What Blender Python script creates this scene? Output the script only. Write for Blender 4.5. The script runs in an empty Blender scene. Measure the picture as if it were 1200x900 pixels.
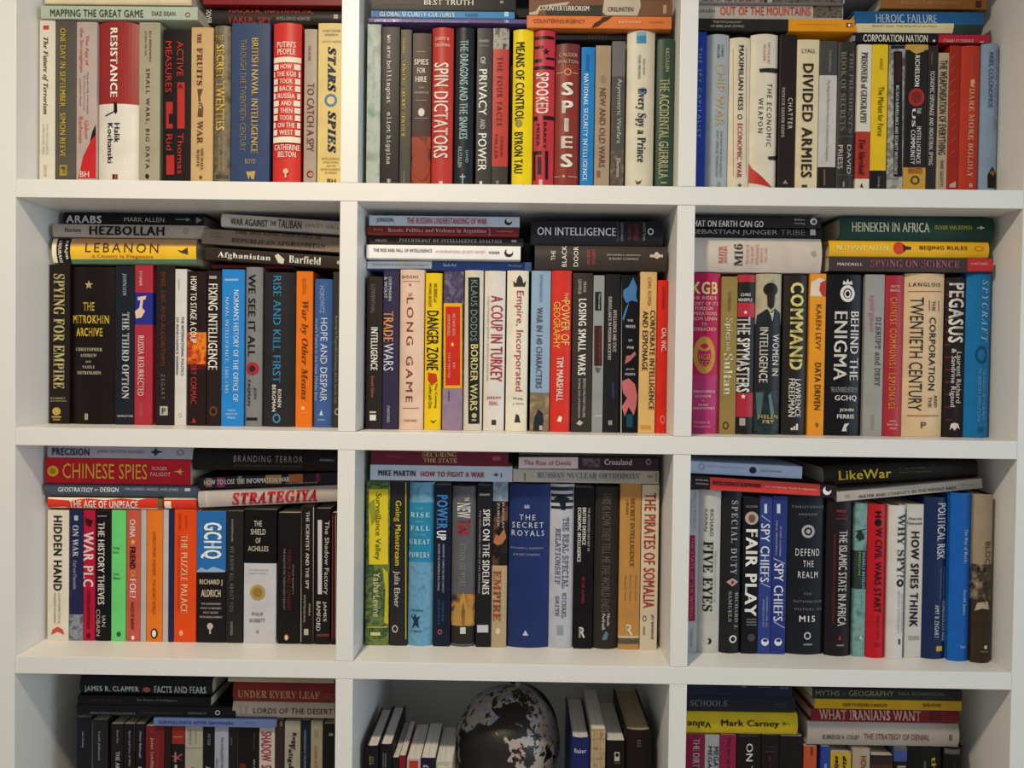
import bpy, bmesh, math, random
import numpy as np
from mathutils import Matrix, Vector

random.seed(7)
S = bpy.context.scene
COL = S.collection
ZOFF = 1.50                       # height of the camera-fit origin above the floor

# ---------------------------------------------------------------- camera
CX, CZ, CD = 0.7782, 0.0139, 1.143
RX, RY, RZ = 0.0164, -0.0080, 0.0133
FPX = 870.0
_cr, _sr, _cy, _sy = math.cos(RX), math.sin(RX), math.cos(RY), math.sin(RY)
_r0 = Vector((_cy, -_sy, 0)); _f0 = Vector((_sy, _cy, 0)); _zz = Vector((0, 0, 1))
FWD = _cr*_f0 - _sr*_zz
_up = _sr*_f0 + _cr*_zz
_c, _s = math.cos(RZ), math.sin(RZ)
RIGHT = _c*_r0 + _s*_up
UP = -_s*_r0 + _c*_up
CPOS = Vector((CX, -CD, CZ + ZOFF))
cd = bpy.data.cameras.new('camera'); cam = bpy.data.objects.new('camera', cd); COL.objects.link(cam)
cd.sensor_width = 36.0; cd.lens = 36.0*FPX/1200.0; cd.clip_start = 0.02
cam.matrix_world = Matrix(((RIGHT.x, UP.x, -FWD.x, CPOS.x), (RIGHT.y, UP.y, -FWD.y, CPOS.y), (RIGHT.z, UP.z, -FWD.z, CPOS.z), (0, 0, 0, 1)))
S.camera = cam

# ---------------------------------------------------------------- light
S.view_settings.view_transform = 'Standard'; S.view_settings.look = 'None'
S.view_settings.gamma = 1.0; S.view_settings.use_curve_mapping = False
S.view_settings.exposure = 0.0
w = bpy.data.worlds.new('room_light'); S.world = w; w.use_nodes = True
w.node_tree.nodes['Background'].inputs[0].default_value = (0.86, 0.91, 1.0, 1)
w.node_tree.nodes['Background'].inputs[1].default_value = 0.36

def area(name, loc, target, sx, sy, power, col):
    l = bpy.data.lights.new(name, 'AREA'); l.shape = 'RECTANGLE'; l.size = sx; l.size_y = sy
    l.energy = power; l.color = col
    o = bpy.data.objects.new(name, l); COL.objects.link(o); o.location = loc
    o.rotation_euler = (Vector(target)-Vector(loc)).to_track_quat('-Z', 'Y').to_euler()
    return o
area('ceiling_lamp_light', (0.40, -1.00, ZOFF+1.05), (0.40, -1.0001, ZOFF), 0.10, 0.10, 26, (1.0, 0.85, 0.61))
area('window_daylight', (4.8, -2.3, ZOFF+0.1), (0.6, 0, ZOFF-0.2), 1.6, 1.6, 52, (0.68, 0.84, 1.0))

# ---------------------------------------------------------------- materials
_mats = {}
NAMED = {'w': 'e6e2da', 'k': '131214', 'gd': 'c9a24a', 'y': 'e6cf5c', 'r': 'c4282c', 'gy': '8d8a86', 'cr': 'dcd2bc', 'dr': '7c1f22',
         'db': '1f2f5c', 'dk': '2b2625', 'lg': 'b4b0aa', 'or': 'd9662c', 'br': '5c4334'}
def lin(h, k=1.0):
    h = NAMED.get(h, h)
    o = []
    for i in (0, 2, 4):
        c = int(h[i:i+2], 16)/255.0
        c = c/12.92 if c <= 0.04045 else ((c+0.055)/1.055)**2.4
        o.append(min(0.9, max(0.0022, c*k-0.006)))
    return o + [1.0]
KCOL = 1.12
def mat(spec, rough=0.42, kc=KCOL):
    """spec: a colour, or colours joined by commas (mottled print)"""
    key = (spec, rough, kc)
    if key in _mats: return _mats[key]
    m = bpy.data.materials.new('print_' + str(len(_mats))); m.use_nodes = True
    nt = m.node_tree; b = nt.nodes['Principled BSDF']
    b.inputs['Roughness'].default_value = rough
    b.inputs['Specular IOR Level'].default_value = 0.22
    part = spec.split(':'); cols = part[0].split(','); sc = float(part[1]) if len(part) > 1 else 60
    tc = nt.nodes.new('ShaderNodeTexCoord'); nz = nt.nodes.new('ShaderNodeTexNoise')
    nt.links.new(tc.outputs['Object'], nz.inputs['Vector'])
    cr = nt.nodes.new('ShaderNodeValToRGB')
    if len(cols) == 1:
        nz.inputs['Scale'].default_value = 25; nz.inputs['Detail'].default_value = 4
        c = lin(cols[0], kc)
        cr.color_ramp.elements[0].color = [x*0.90 for x in c[:3]]+[1]; cr.color_ramp.elements[0].position = 0.3
        cr.color_ramp.elements[1].color = [min(0.92, x*1.07+0.001) for x in c[:3]]+[1]; cr.color_ramp.elements[1].position = 0.7
    else:
        nz.inputs['Scale'].default_value = sc; nz.inputs['Detail'].default_value = 5
        n = len(cols); e = cr.color_ramp.elements
        e[0].position = 0.36; e[0].color = lin(cols[0], kc); e[1].position = 0.64; e[1].color = lin(cols[-1], kc)
        for i in range(1, n-1):
            x = e.new(0.36+0.28*i/(n-1)); x.color = lin(cols[i], kc)
    nt.links.new(nz.outputs['Fac'], cr.inputs['Fac']); nt.links.new(cr.outputs['Color'], b.inputs['Base Color'])
    _mats[key] = m
    return m
def simple(name, col, rough=0.5, bump=0.0, scale=200, var=0.05, coords='Object'):
    m = bpy.data.materials.new(name); m.use_nodes = True; nt = m.node_tree; b = nt.nodes['Principled BSDF']
    b.inputs['Roughness'].default_value = rough
    tc = nt.nodes.new('ShaderNodeTexCoord'); nz = nt.nodes.new('ShaderNodeTexNoise'); nz.inputs['Scale'].default_value = scale
    nz.inputs['Detail'].default_value = 3
    nt.links.new(tc.outputs[coords], nz.inputs['Vector'])
    cr = nt.nodes.new('ShaderNodeValToRGB')
    cr.color_ramp.elements[0].color = [x*(1-var) for x in col]+[1]; cr.color_ramp.elements[1].color = [min(1, x*(1+var)) for x in col]+[1]
    nt.links.new(nz.outputs['Fac'], cr.inputs['Fac']); nt.links.new(cr.outputs['Color'], b.inputs['Base Color'])
    if bump:
        bp = nt.nodes.new('ShaderNodeBump'); bp.inputs['Strength'].default_value = bump; bp.inputs['Distance'].default_value = 0.0005
        nt.links.new(nz.outputs['Fac'], bp.inputs['Height']); nt.links.new(bp.outputs['Normal'], b.inputs['Normal'])
    return m
def pages_mat(name, c):
    m = bpy.data.materials.new(name); m.use_nodes = True; nt = m.node_tree; b = nt.nodes['Principled BSDF']
    b.inputs['Roughness'].default_value = 0.85
    tc = nt.nodes.new('ShaderNodeTexCoord'); mp = nt.nodes.new('ShaderNodeMapping'); mp.inputs['Scale'].default_value = (1400, 9, 9)
    nz = nt.nodes.new('ShaderNodeTexNoise'); nz.inputs['Scale'].default_value = 1.0; nz.inputs['Detail'].default_value = 2
    nt.links.new(tc.outputs['Object'], mp.inputs['Vector']); nt.links.new(mp.outputs['Vector'], nz.inputs['Vector'])
    cr = nt.nodes.new('ShaderNodeValToRGB')
    cr.color_ramp.elements[0].position = 0.3; cr.color_ramp.elements[1].position = 0.62
    cr.color_ramp.elements[0].color = [x*0.72 for x in c]+[1]; cr.color_ramp.elements[1].color = list(c)+[1]
    nt.links.new(nz.outputs['Fac'], cr.inputs['Fac']); nt.links.new(cr.outputs['Color'], b.inputs['Base Color'])
    return m
M_SHELF = simple('white_melamine', (0.76, 0.755, 0.73), 0.38, 0.15, 350, 0.015)
M_BACK = simple('white_backboard', (0.72, 0.72, 0.70), 0.55, 0.1, 300, 0.02)
M_WALL = simple('painted_wall', (0.68, 0.67, 0.63), 0.8, 0.2, 120, 0.03)
M_FLOOR = simple('pale_carpet', (0.60, 0.55, 0.48), 0.9, 0.3, 300, 0.1)
M_CEIL = simple('ceiling_paint', (0.8, 0.8, 0.78), 0.9, 0.1, 120, 0.02)
M_PAGES = [pages_mat('pages_white', (0.72, 0.70, 0.66)), pages_mat('pages_cream', (0.60, 0.53, 0.41)), pages_mat('pages_aged', (0.42, 0.34, 0.22))]

# ---------------------------------------------------------------- mesh helpers
def link(name, me, parent=None, loc=(0, 0, 0)):
    o = bpy.data.objects.new(name, me); COL.objects.link(o); o.location = loc
    if parent is not None: o.parent = parent
    return o
def bevel_box(name, x0, x1, y0, y1, z0, z1, m, parent=None, bev=0.0006):
    bm = bmesh.new(); bmesh.ops.create_cube(bm, size=1)
    c = Vector(((x0+x1)/2, (y0+y1)/2, (z0+z1)/2))
    for v in bm.verts: v.co = Vector((v.co.x*(x1-x0), v.co.y*(y1-y0), v.co.z*(z1-z0)))
    if bev: bmesh.ops.bevel(bm, geom=bm.edges[:], offset=bev, segments=2, affect='EDGES', profile=0.5)
    me = bpy.data.meshes.new(name); bm.to_mesh(me); bm.free(); me.materials.append(m)
    o = link(name, me, parent, c)
    if parent is not None: o.location = c - parent.location
    return o
def tag(o, label, cat, group=None):
    o['label'] = label; o['category'] = cat
    if group: o['group'] = group

# ---------------------------------------------------------------- bookcase and room
X = [0.0, 0.5011, 0.5279, 1.0190, 1.0461, 1.545]
SH = [(0.683, 0.656), (0.3010, 0.2730), (-0.0822, -0.1100), (-0.4394, -0.4662), (-0.7960, -0.8230), (-1.17, -1.20)]
DEPTH = 0.36
LEFT, RIGHTX = -0.045, 1.590
bc = bpy.data.objects.new('bookcase', None); COL.objects.link(bc); bc.location = (0.7725, DEPTH/2, ZOFF-1.46)
tag(bc, 'large white bookcase of three bays packed with books', 'bookcase')
TOPZ = 0.86
def part(name, x0, x1, y0, y1, z0, z1, m=None, bev=0.0007):
    return bevel_box(name, x0, x1, y0, y1, z0+ZOFF, z1+ZOFF, m or M_SHELF, bc, bev)
part('side_panel', LEFT, -0.0003, 0, DEPTH, -1.46, TOPZ); part('side_panel', X[5]+0.0003, RIGHTX, 0, DEPTH, -1.46, TOPZ)
for a, b in SH: part('shelf', 0, X[5], 0.0, DEPTH-0.007, b, a)
part('top_panel', 0, X[5], 0, DEPTH-0.007, TOPZ-0.028, TOPZ)
part('plinth', 0, X[5], 0.03, 0.045, -1.46, -1.2005)
zz = [(TOPZ-0.028, SH[0][0])] + [(SH[i][1], SH[i+1][0]) for i in range(5)]
for hi, lo in zz:
    for k in (1, 3):
        part('divider', X[k], X[k+1], 0.0004, DEPTH-0.007, lo+0.0004, hi-0.0004)
part('back_panel', 0, X[5], DEPTH-0.006, DEPTH, -1.46, TOPZ, M_BACK, 0)
o = bevel_box('wall_back', -2.5, 4.0, DEPTH+0.012, DEPTH+0.13, 0, 2.72, M_WALL, None, 0); o['kind'] = 'structure'
o = bevel_box('floor', -2.5, 4.0, -3.5, DEPTH+0.13, -0.06, 0.0395, M_FLOOR, None, 0); o['kind'] = 'structure'
o = bevel_box('ceiling', -2.5, 4.0, -3.5, DEPTH+0.13, 2.72, 2.82, M_CEIL, None, 0); o['kind'] = 'structure'

# ---------------------------------------------------------------- picture measurements to places on the shelves
def unproj(px, py, Y):
    u = (px-600)/FPX; v = (450-py)/FPX
    d = FWD + RIGHT*u + UP*v
    t = (Y - CPOS.y)/d.y
    p = CPOS + d*t
    return p.x, p.z
class T: ox = oy = 0.0; s = 1.0; row = col = 0; rec = 0.07
def Zm(ox, oy, s): T.ox, T.oy, T.s = ox, oy, s
def Cell(r, c, rec=0.07): T.row, T.col, T.rec = r, c, rec
def pxy(x, y): return T.ox + x/T.s, T.oy + y/T.s
ROWN = ['top row', 'second row', 'third row', 'bottom row']; COLN = ['left', 'middle', 'right']
BOOKS = []; TEXTS = []
CNAMES = [('white', 235, 232, 225), ('cream', 220, 205, 175), ('black', 20, 20, 22), ('grey', 130, 130, 130), ('red', 190, 40, 45), ('dark red', 110, 25, 30), ('gold', 200, 165, 75),
          ('yellow', 230, 210, 70), ('orange', 222, 110, 45), ('blue', 60, 120, 190), ('navy blue', 30, 40, 90), ('brown', 90, 65, 45), ('pink', 215, 140, 140), ('green', 70, 140, 90), ('pale blue', 150, 190, 215), ('dark grey', 65, 62, 62), ('pale grey', 180, 178, 174)]
def cname(h):
    h = NAMED.get(h.split(':')[0].split(',')[0], h.split(':')[0].split(',')[0]); r, g, b = (int(h[i:i+2], 16) for i in (0, 2, 4))
    return min(CNAMES, key=lambda c: (c[1]-r)**2+(c[2]-g)**2+(c[3]-b)**2)[0]

def cover_mesh(W, H, D, hard, bands, base, kc):
    b = min(0.15*W, 0.0065) if hard else min(0.025*W, 0.0008)
    ct = 0.0024 if hard else 0.0006
    if W < 0.012: ct = min(ct, W*0.14)
    n = 12
    O = [(-W/2, D)]
    if hard: O += [(-W/2, b+0.011), (-W/2+0.0012, b+0.007), (-W/2, b+0.0035)]
    rc = 0.0009 if W > 0.008 else W*0.08
    def yf(x): return b*(2*x/W)**2
    xs = [(-1+2*i/n)*(W/2-rc) for i in range(n+1)]
    O.append((-W/2, b+rc)); O.append((-W/2+rc*0.3, b+rc*0.35))
    O += [(x, yf(x)) for x in xs]
    O.append((W/2-rc*0.3, b+rc*0.35)); O.append((W/2, b+rc))
    if hard: O += [(W/2, b+0.0035), (W/2-0.0012, b+0.007), (W/2, b+0.011)]
    O.append((W/2, D))
    I = []
    for x, y in O:
        xi = max(-W/2+ct, min(W/2-ct, x)); I.append((xi, D if y == D else max(y, yf(xi))+ct if abs(x) < W/2-ct else max(y, b+ct)))
    zs = sorted(set([0.0, H] + [min(H, max(0, z)) for bd in bands for z in bd[:2]]))
    zs = [z for i, z in enumerate(zs) if i == 0 or z-zs[i-1] > 1e-5]
    specs = [base]; V = []; F = []; MI = []
    N = len(O)
    for z in zs: V += [(x, y, z) for x, y in O]
    for k in range(len(zs)-1):
        zm = (zs[k]+zs[k+1])/2; sp = base
        for bd in bands:
            if bd[0] <= zm <= bd[1]: sp = bd[2]
        if sp not in specs: specs.append(sp)
        mi = specs.index(sp)
        for i in range(N-1):
            a = k*N+i; F.append((a, a+1, a+N+1, a+N)); MI.append(mi)
    q = len(V); V += [(x, y, 0) for x, y in I]; V += [(x, y, H) for x, y in I]
    top = (len(zs)-1)*N
    for i in range(N-1):
        F.append((q+i+1, q+i, q+N+i, q+N+i+1)); MI.append(0)
        F.append((i+1, i, q+i, q+i+1)); MI.append(0)
        F.append((top+i, top+i+1, q+N+i+1, q+N+i)); MI.append(0)
    F.append((0, top, q+N, q)); MI.append(0); F.append((top+N-1, N-1, q+N-1, q+2*N-1)); MI.append(0)
    me = bpy.data.meshes.new('cover'); me.from_pydata(V, [], F)
    for s in specs: me.materials.append(mat(s, 0.42, kc))
    me.polygons.foreach_set('material_index', MI)
    return me, yf, ct

def flat_poly(pts, yf, off, m, W):
    """thin printed shape lying on the spine; pts in local (x, z)"""
    bm = bmesh.new()
    vs = [bm.verts.new((p[0], 0, p[1])) for p in pts]
    f = bm.faces.new(vs)
    xs = [p[0] for p in pts]; lo, hi = min(xs), max(xs)
    if hi-lo > W*0.3:
        for k in range(1, 8):
            x = lo+(hi-lo)*k/8
            bmesh.ops.bisect_plane(bm, geom=bm.verts[:]+bm.edges[:]+bm.faces[:], plane_co=(x, 0, 0), plane_no=(1, 0, 0))
    for v in bm.verts: v.co.y = yf(v.co.x)-off
    bm.normal_update()
    for f in bm.faces:
        if f.normal.y > 0: f.normal_flip()
    me = bpy.data.meshes.new('print'); bm.to_mesh(me); bm.free(); me.materials.append(m)
    return me

def make_book(info):
    root, loc2, W, H, D, hard, base, items, pg = (info[k] for k in ('root', 'map', 'W', 'H', 'D', 'hard', 'base', 'items', 'pg'))
    flat = info['flat']
    bands = []
    for it in items:
        if it[0] == '.b':
            if flat: a = loc2(it[1], info['cy'])[1]; b = loc2(it[2], info['cy'])[1]
            else: a = loc2(info['cxp'], it[1])[1]; b = loc2(info['cxp'], it[2])[1]
            bands.append((min(a, b), max(a, b), it[3]))
    kc = info['kc']; me, yf, ct = cover_mesh(W, H, D, hard, bands, base, kc)
    c = link('cover', me, root)
    ins = 0.003 if hard else 0.0004
    z0, z1, ya, yb = ins, H-ins, ct+yf(W/2)*0.8+0.001, D-(0.003 if hard else 0.0006)
    bm = bmesh.new(); bmesh.ops.create_cube(bm, size=1)
    for v in bm.verts: v.co = Vector((v.co.x*(W-2*ct-0.0003), (ya+yb)/2+v.co.y*(yb-ya), (z0+z1)/2+v.co.z*(z1-z0)))
    pm = bpy.data.meshes.new('page_block'); bm.to_mesh(pm); bm.free(); pm.materials.append(M_PAGES[pg]); link('page_block', pm, root)
    k = 0
    for it in items:
        t = it[0]
        if t == '.b': continue
        k += 1
        if t == '.p':
            pts = [loc2(x, y) for x, y in it[1]]; mm = it[2]
        elif t in ('.r', '.d', '.o', '.s'):
            x0, y0, x1, y1, mm = it[1:6]; cx, cy, rx, ry = (x0+x1)/2, (y0+y1)/2, abs(x1-x0)/2, abs(y1-y0)/2
            if t == '.r': pts = [loc2(x0, y0), loc2(x1, y0), loc2(x1, y1), loc2(x0, y1)]
            elif t == '.d': pts = [loc2(cx+rx*math.cos(a*math.pi/10), cy+ry*math.sin(a*math.pi/10)) for a in range(20)]
            elif t == '.s': pts = [loc2(cx+rx*(1 if a % 2 == 0 else 0.42)*math.sin(a*math.pi/5), cy-ry*(1 if a % 2 == 0 else 0.42)*math.cos(a*math.pi/5)) for a in range(10)]
            else:
                V = []; F = []
                for a in range(20):
                    for f in (1.0, 0.62):
                        p = loc2(cx+f*rx*math.cos(a*math.pi/10), cy+f*ry*math.sin(a*math.pi/10)); V.append((p[0], yf(p[0])-0.0003, p[1]))
                    F.append((2*a, 2*a+1, (2*a+3) % 40, (2*a+2) % 40))
                rm = bpy.data.meshes.new('ring'); rm.from_pydata(V, [], F); rm.materials.append(mat(mm, 0.42, kc)); link('printed_ring', rm, root); continue
        else:
            TEXTS.append((info, it, yf)); continue
        x_ = W/2-0.0004
        pts = [(max(-x_, min(x_, p[0])), max(0.0003, min(H-0.0003, p[1]))) for p in pts]
        pts2 = [p for i, p in enumerate(pts) if (p[0]-pts[i-1][0])**2+(p[1]-pts[i-1][1])**2 > 1e-10]
        if len(pts2) > 2:
            nm = {'.p': 'printed_picture', '.r': 'printed_panel', '.d': 'printed_disc', '.s': 'printed_star'}[t]
            link(nm, flat_poly(pts2, yf, 0.00025+0.00007*k, mat(mm, 0.42, kc), W), root)

PEND = []
def V(x0, x1, yt, base, desc, title, items=(), h=0, r=None, pg=1):
    PEND.append(dict(kind='V', x0=x0, x1=x1, yt=yt, base=base, desc=desc, title=title, items=list(items), hard=h, rec=T.rec if r is None else r, pg=pg, z=(T.ox, T.oy, T.s), cell=(T.row, T.col)))
def F(x0, x1, yt, yb, base, desc, title, items=(), h=0, r=None, dy=0, pg=1):
    PEND.append(dict(kind='F', x0=x0, x1=x1, yt=yt, yb=yb, dy=dy, base=base, desc=desc, title=title, items=list(items), hard=h, rec=T.rec-0.004 if r is None else r, pg=pg, z=(T.ox, T.oy, T.s), cell=(T.row, T.col)))

# ================================================================ the books, bay by bay
# V = standing book (left, right, top), F = lying book (left, right, top, bottom); print as (text, x0, y0, x1, y1, colour, style)
# ---- top row, left
Cell(0, 0, .05); Zm(0, 0, 3.75)
V(172, 241, 88, 'd5cfc0', 'slim off-white', 'The Future of Terrorism', [('.r', 190, 112, 215, 130, 'b8433c'), ('The Future of Terrorism', 185, 165, 214, 502, '3a3936', 'in'), ('WALTER LAQUEUR', 202, 545, 214, 680, 'a9a398', 'n'), ('CHRISTOPHER WALL', 186, 545, 198, 680, 'a9a398', 'n'), ('2018', 192, 722, 208, 775, 'b5afa2', 'n')])
V(242, 333, 90, '57524c', 'dark grey', 'One Day in September', [('ONE DAY IN SEPTEMBER', 264, 126, 291, 470, 'c0a63c'), ('SIMON REEVE', 264, 497, 291, 692, 'c0a63c'), ('.r', 262, 725, 295, 772, 'a28a38'), ('F', 268, 732, 289, 765, '57524c')])
V(334, 424, 96, 'b3a39e', 'pinkish grey', 'The Age of the Strongman', [('.p', [(420, 545), (405, 580), (392, 640), (395, 625), (421, 600)], '1d1a1c'), ('.p', [(422, 590), (400, 618), (365, 690), (344, 784), (422, 784)], 'c02a2e'), ('The Age of', 372, 155, 393, 288, 'c6584e', 'n'), ('the Strongman', 346, 122, 369, 316, 'c6584e', 'n'), ('How the Cult of the Leader', 382, 320, 392, 505, '5a5250', 'n'), ('Threatens Democracy', 366, 330, 376, 485, '5a5250', 'n'), ('around the World', 350, 345, 360, 465, '5a5250', 'n'), ('Gideon', 372, 528, 392, 610, 'c6584e', 'n'), ('Rachman', 346, 512, 366, 628, 'c6584e', 'n'), ('BH', 352, 752, 394, 780, 'e0c8c0', 'a')])
V(425, 607, 92, 'd9d4cc', 'thick red-and-white', 'Resistance', [('.b', 60, 456, '93302f'), ('.p', [(500, 448), (514, 452), (516, 490), (508, 503), (500, 490)], '1a1716'), ('.p', [(458, 505), (500, 488), (500, 494), (464, 510)], '2a2423'), ('RESISTANCE', 484, 124, 519, 426, 'ece6dc', 'B'), ('Halik', 502, 540, 528, 628, '191719'), ('Kochanski', 471, 540, 497, 716, '191719'), ('.r', 494, 766, 506, 788, '3a2f2e'), ('.r', 508, 766, 518, 788, 'a02a2c')], h=1)
V(609, 702, 98, 'a19b86', 'khaki', 'Small Wars, Big Data', [('ELI BERMAN', 656, 136, 667, 270, '47432f', 'n'), ('JOSEPH FELTER', 634, 136, 646, 246, '47432f', 'n'), ('SMALL WARS, BIG DATA', 638, 304, 660, 740, '2c2a22', 'n_'), ('.d', 638, 764, 656, 786, '2c2a22')])
V(714, 838, 130, '211b1c', 'black', 'Active Measures', [('ACTIVE', 778, 182, 808, 336, 'b8352f', 'n'), ('MEASURES', 727, 182, 757, 406, 'b8352f', 'n'), ('.r', 780, 362, 812, 565, 'b0302c'), ('.r', 730, 448, 760, 565, 'b0302c'), ('.r', 742, 500, 768, 545, '211b1c'), ('R', 786, 372, 806, 390, '211b1c', 'a'), ('Thomas', 780, 585, 807, 765, 'b8352f', 'n'), ('Rid', 731, 590, 759, 662, 'b8352f', 'n'), ('.r', 732, 682, 767, 768, 'b0302c')])
Zm(210, 0, 3.75)
V(50, 148, 120, 'c4a274', 'tan', 'The Fruits of War', [('THE', 79, 148, 99, 192, '6a4c2c', 's'), ('FRUITS', 77, 210, 104, 376, '6a4c2c', 's'), ('.p', [(80, 390), (105, 392), (98, 410), (92, 430), (106, 470), (104, 515), (80, 512), (86, 470), (84, 430)], '5e4a34'), ('OF', 84, 445, 102, 482, 'c8b08a', 's'), ('WAR', 78, 530, 106, 632, '6a4c2c', 's'), ('MICHAEL', 94, 650, 108, 750, '6a4c2c', 'sn'), ('WHITE', 76, 655, 90, 735, '6a4c2c', 'sn'), ('.d', 88, 772, 102, 788, '6a4c2c')], pg=2)
V(150, 224, 112, '5e574c,746b5b,4d473e', 'worn grey-brown', 'The Secret Twenties', [('THE', 156, 155, 198, 179, 'd6b558', 'aB'), ('SECRET', 162, 196, 199, 345, 'd6b558', 'B'), ('TWENTIES', 160, 358, 201, 574, 'd6b558', 'B'), ('BRITISH INTELLIGENCE, THE RUSSIANS', 190, 602, 202, 756, 'b79c54', 'n'), ('AND THE JAZZ AGE', 170, 606, 182, 752, 'b79c54', 'n'), ('.r', 158, 768, 214, 784, '4a443b')], h=1)
V(228, 398, 101, '35456a', 'thick navy blue', 'British Naval Intelligence', [('BRITISH NAVAL INTELLIGENCE', 317, 170, 349, 672, 'c4a85e'), ('THROUGH THE TWENTIETH CENTURY', 268, 175, 296, 664, '8c7c54', 'n'), ('BOYD', 290, 698, 337, 721, 'a8935c', 'an'), ('.p', [(294, 755), (335, 752), (328, 790), (318, 786), (312, 768), (306, 790)], 'b49a5c')])
V(407, 533, 100, 'cc3833', 'red', "=bright red book with its title in stacked white brick lines, top row left",
  [("PUTIN'S", 428, 181, 512, 209, 'e9dfd0', 'a'), ('PEOPLE', 430, 213, 511, 241, 'e9dfd0', 'a'), ('.r', 412, 250, 532, 273, 'e9dfd0')]
  + [q for i, (t, wd) in enumerate([('HOW', 52), ('THE KGB', 88), ('TOOK', 60), ('BACK', 60), ('RUSSIA', 78), ('AND', 48), ('THEN', 56), ('TOOK', 60), ('ON THE', 78), ('WEST', 62)]) for q in
     [(t, 470-wd/2, 281+i*32.2, 470+wd/2, 304+i*32.2, 'e9dfd0', 'a'), ('.r', 413, 280+i*32.2, 470-wd/2-8, 305+i*32.2, 'e9dfd0'), ('.r', 470+wd/2+8, 280+i*32.2, 529, 305+i*32.2, 'e9dfd0')]]
  + [('.r', 412, 602, 532, 628, 'e9dfd0'), ('CATHERINE', 415, 634, 528, 661, 'e9dfd0', 'a'), ('BELTON', 432, 665, 512, 692, 'e9dfd0', 'a'), ('.d', 458, 742, 482, 766, 'dcb0a0'), ('.r', 466, 764, 474, 782, 'dcb0a0')], h=1)
V(548, 605, 128, 'a89b91', 'greyish', 'To Catch a Spy', [('OLSON', 566, 202, 580, 266, '7a3c3a', 'n'), ('TO CATCH A SPY', 560, 366, 594, 666, '74292c', 'n'), ('.d', 560, 750, 590, 782, '8c2328'), ('.d', 568, 758, 588, 776, 'a89b91')])
V(608, 735, 102, 'dcc684', 'pale yellow', 'Stars and Spies', [('CHRISTOPHER', 628, 130, 712, 142, '6a7688', 'an'), ('ANDREW', 638, 148, 700, 159, '3b517c', 'an'), ('JULIUS GREEN', 628, 178, 712, 190, '6a7688', 'an'), ('STARS', 652, 206, 690, 404, '1f2d55', 'iB'), ('.o', 638, 412, 694, 470, '3f7cae'), ('SPIES', 652, 488, 690, 672, '1f2d55', 'iB'), ('INTELLIGENCE', 626, 692, 704, 703, '9a6c38', 'an'), ('OPERATIONS', 630, 708, 700, 719, '9a6c38', 'an'), ('AND THE', 646, 724, 688, 735, '9a6c38', 'an'), ('ENTERTAINMENT', 620, 739, 708, 750, '9a6c38', 'an'), ('BUSINESS', 640, 754, 694, 765, '9a6c38', 'an'), ('BH', 650, 785, 690, 806, '2b2925', 'a')])
Zm(0, 0, 1)
F(47.8, 231.5, 6.8, 25.2, 'a3b0a0', 'pale green', 'Mapping the Great Game', [('MAPPING THE GREAT GAME', 59, 11.3, 168.5, 20.2, '39403a'), ('DIAZ DEAN', 178, 13.6, 206, 18.8, '5f4743'), ('.o', 217, 14.5, 223, 20.5, '7a3c3c')])
F(52, 224.5, -13, 5.6, 'c2b39b', 'plain cream', '=plain cream book topmost in view, above the pale green book', [('.r', 54, -11, 222, 3.6, 'd3c4a8')], r=.062)
F(232.5, 411, 9.4, 28, '302c2b', 'charcoal', 'Hacker, Influencer, Faker, Spy', [('DOVER', 241.5, 10.5, 248, 27, 'c9c2b8', 'd'), ('HACKER, INFLUENCER,', 268, 10, 368, 16.8, 'b0413f'), ('FAKER, SPY', 268.5, 20, 318.5, 27.5, 'b0413f'), ('INTELLIGENCE AGENCIES', 324, 20, 364, 24, 'a39c92', 'n'), ('.r', 391, 17, 396, 22, 'a8a29a')], h=1, r=.085)
F(238, 408, -14, 8, '7a2428', 'dark red', '=dark red book lying above the charcoal spine at the top left', [], r=.075)
# ---- top row, middle
Cell(0, 1, .031); Zm(420, 0, 3.75)
V(36, 97, 104, '8a948c,a9b2ab,6f8f7e:30', 'slim', '=slim mottled grey-green book at the left end, top row middle', [('TOUCHING THE VOID OF LAW', 60, 200, 72, 480, 'b8c0b8', 'n')])
V(99, 181, 118, '252122', 'black', 'We Are Bellingcat', [('we are bellingcat', 119, 153, 147, 456, 'e3e0da', 'm'), ('eliot higgins', 119, 494, 145, 722, 'd8d4cc', 'mn'), ('*', 124, 784, 144, 806, 'c9c5bd', 'a')])
V(183, 233, 130, '47433f', 'slim charcoal', "Venice's Secret Service", [('IORDANOU', 194, 168, 207, 240, 'c2b14c'), ("VENICE'S SECRET SERVICE", 190, 264, 209, 602, 'c2b14c', 's'), ('OXFORD', 194, 752, 207, 806, '8c857a', 'n')])
V(235, 320, 146, '3a2627', 'dark brown', 'Spies for Hire', [('.b', 600, 830, '5c2a22,9a3b28,3a2320:45'), ('.r', 256, 226, 296, 228, 'a89a90'), ('SPIES', 245, 260, 309, 286, 'e0d8cc', 'a'), ('FOR', 258, 298, 296, 323, 'e0d8cc', 'a'), ('HIRE', 250, 336, 302, 362, 'e0d8cc', 'a'), ('TIM', 264, 382, 288, 391, 'b8aca0', 'an'), ('SHORROCK', 244, 402, 310, 413, 'b8aca0', 'an'), ('.r', 252, 440, 302, 442, 'a89a90'), ('.d', 263, 476, 291, 512, 'cfc6ba'), ('.r', 244, 519, 308, 521, 'a89a90'), ('.p', [(238, 640), (262, 600), (300, 640), (314, 760), (280, 800), (240, 770)], '8e3a26')])
V(321, 416, 120, 'b23a37', 'red', 'Spin Dictators', [('GURIEV &', 336, 162, 400, 178, 'e2b8ac', 'a'), ('TREISMAN', 334, 190, 402, 206, 'e2b8ac', 'a'), ('SPIN DICTATORS', 330, 276, 395, 694, 'ebe2d8', ''), ('.r', 355, 796, 370, 814, 'd8c0b4')], h=1)
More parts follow.
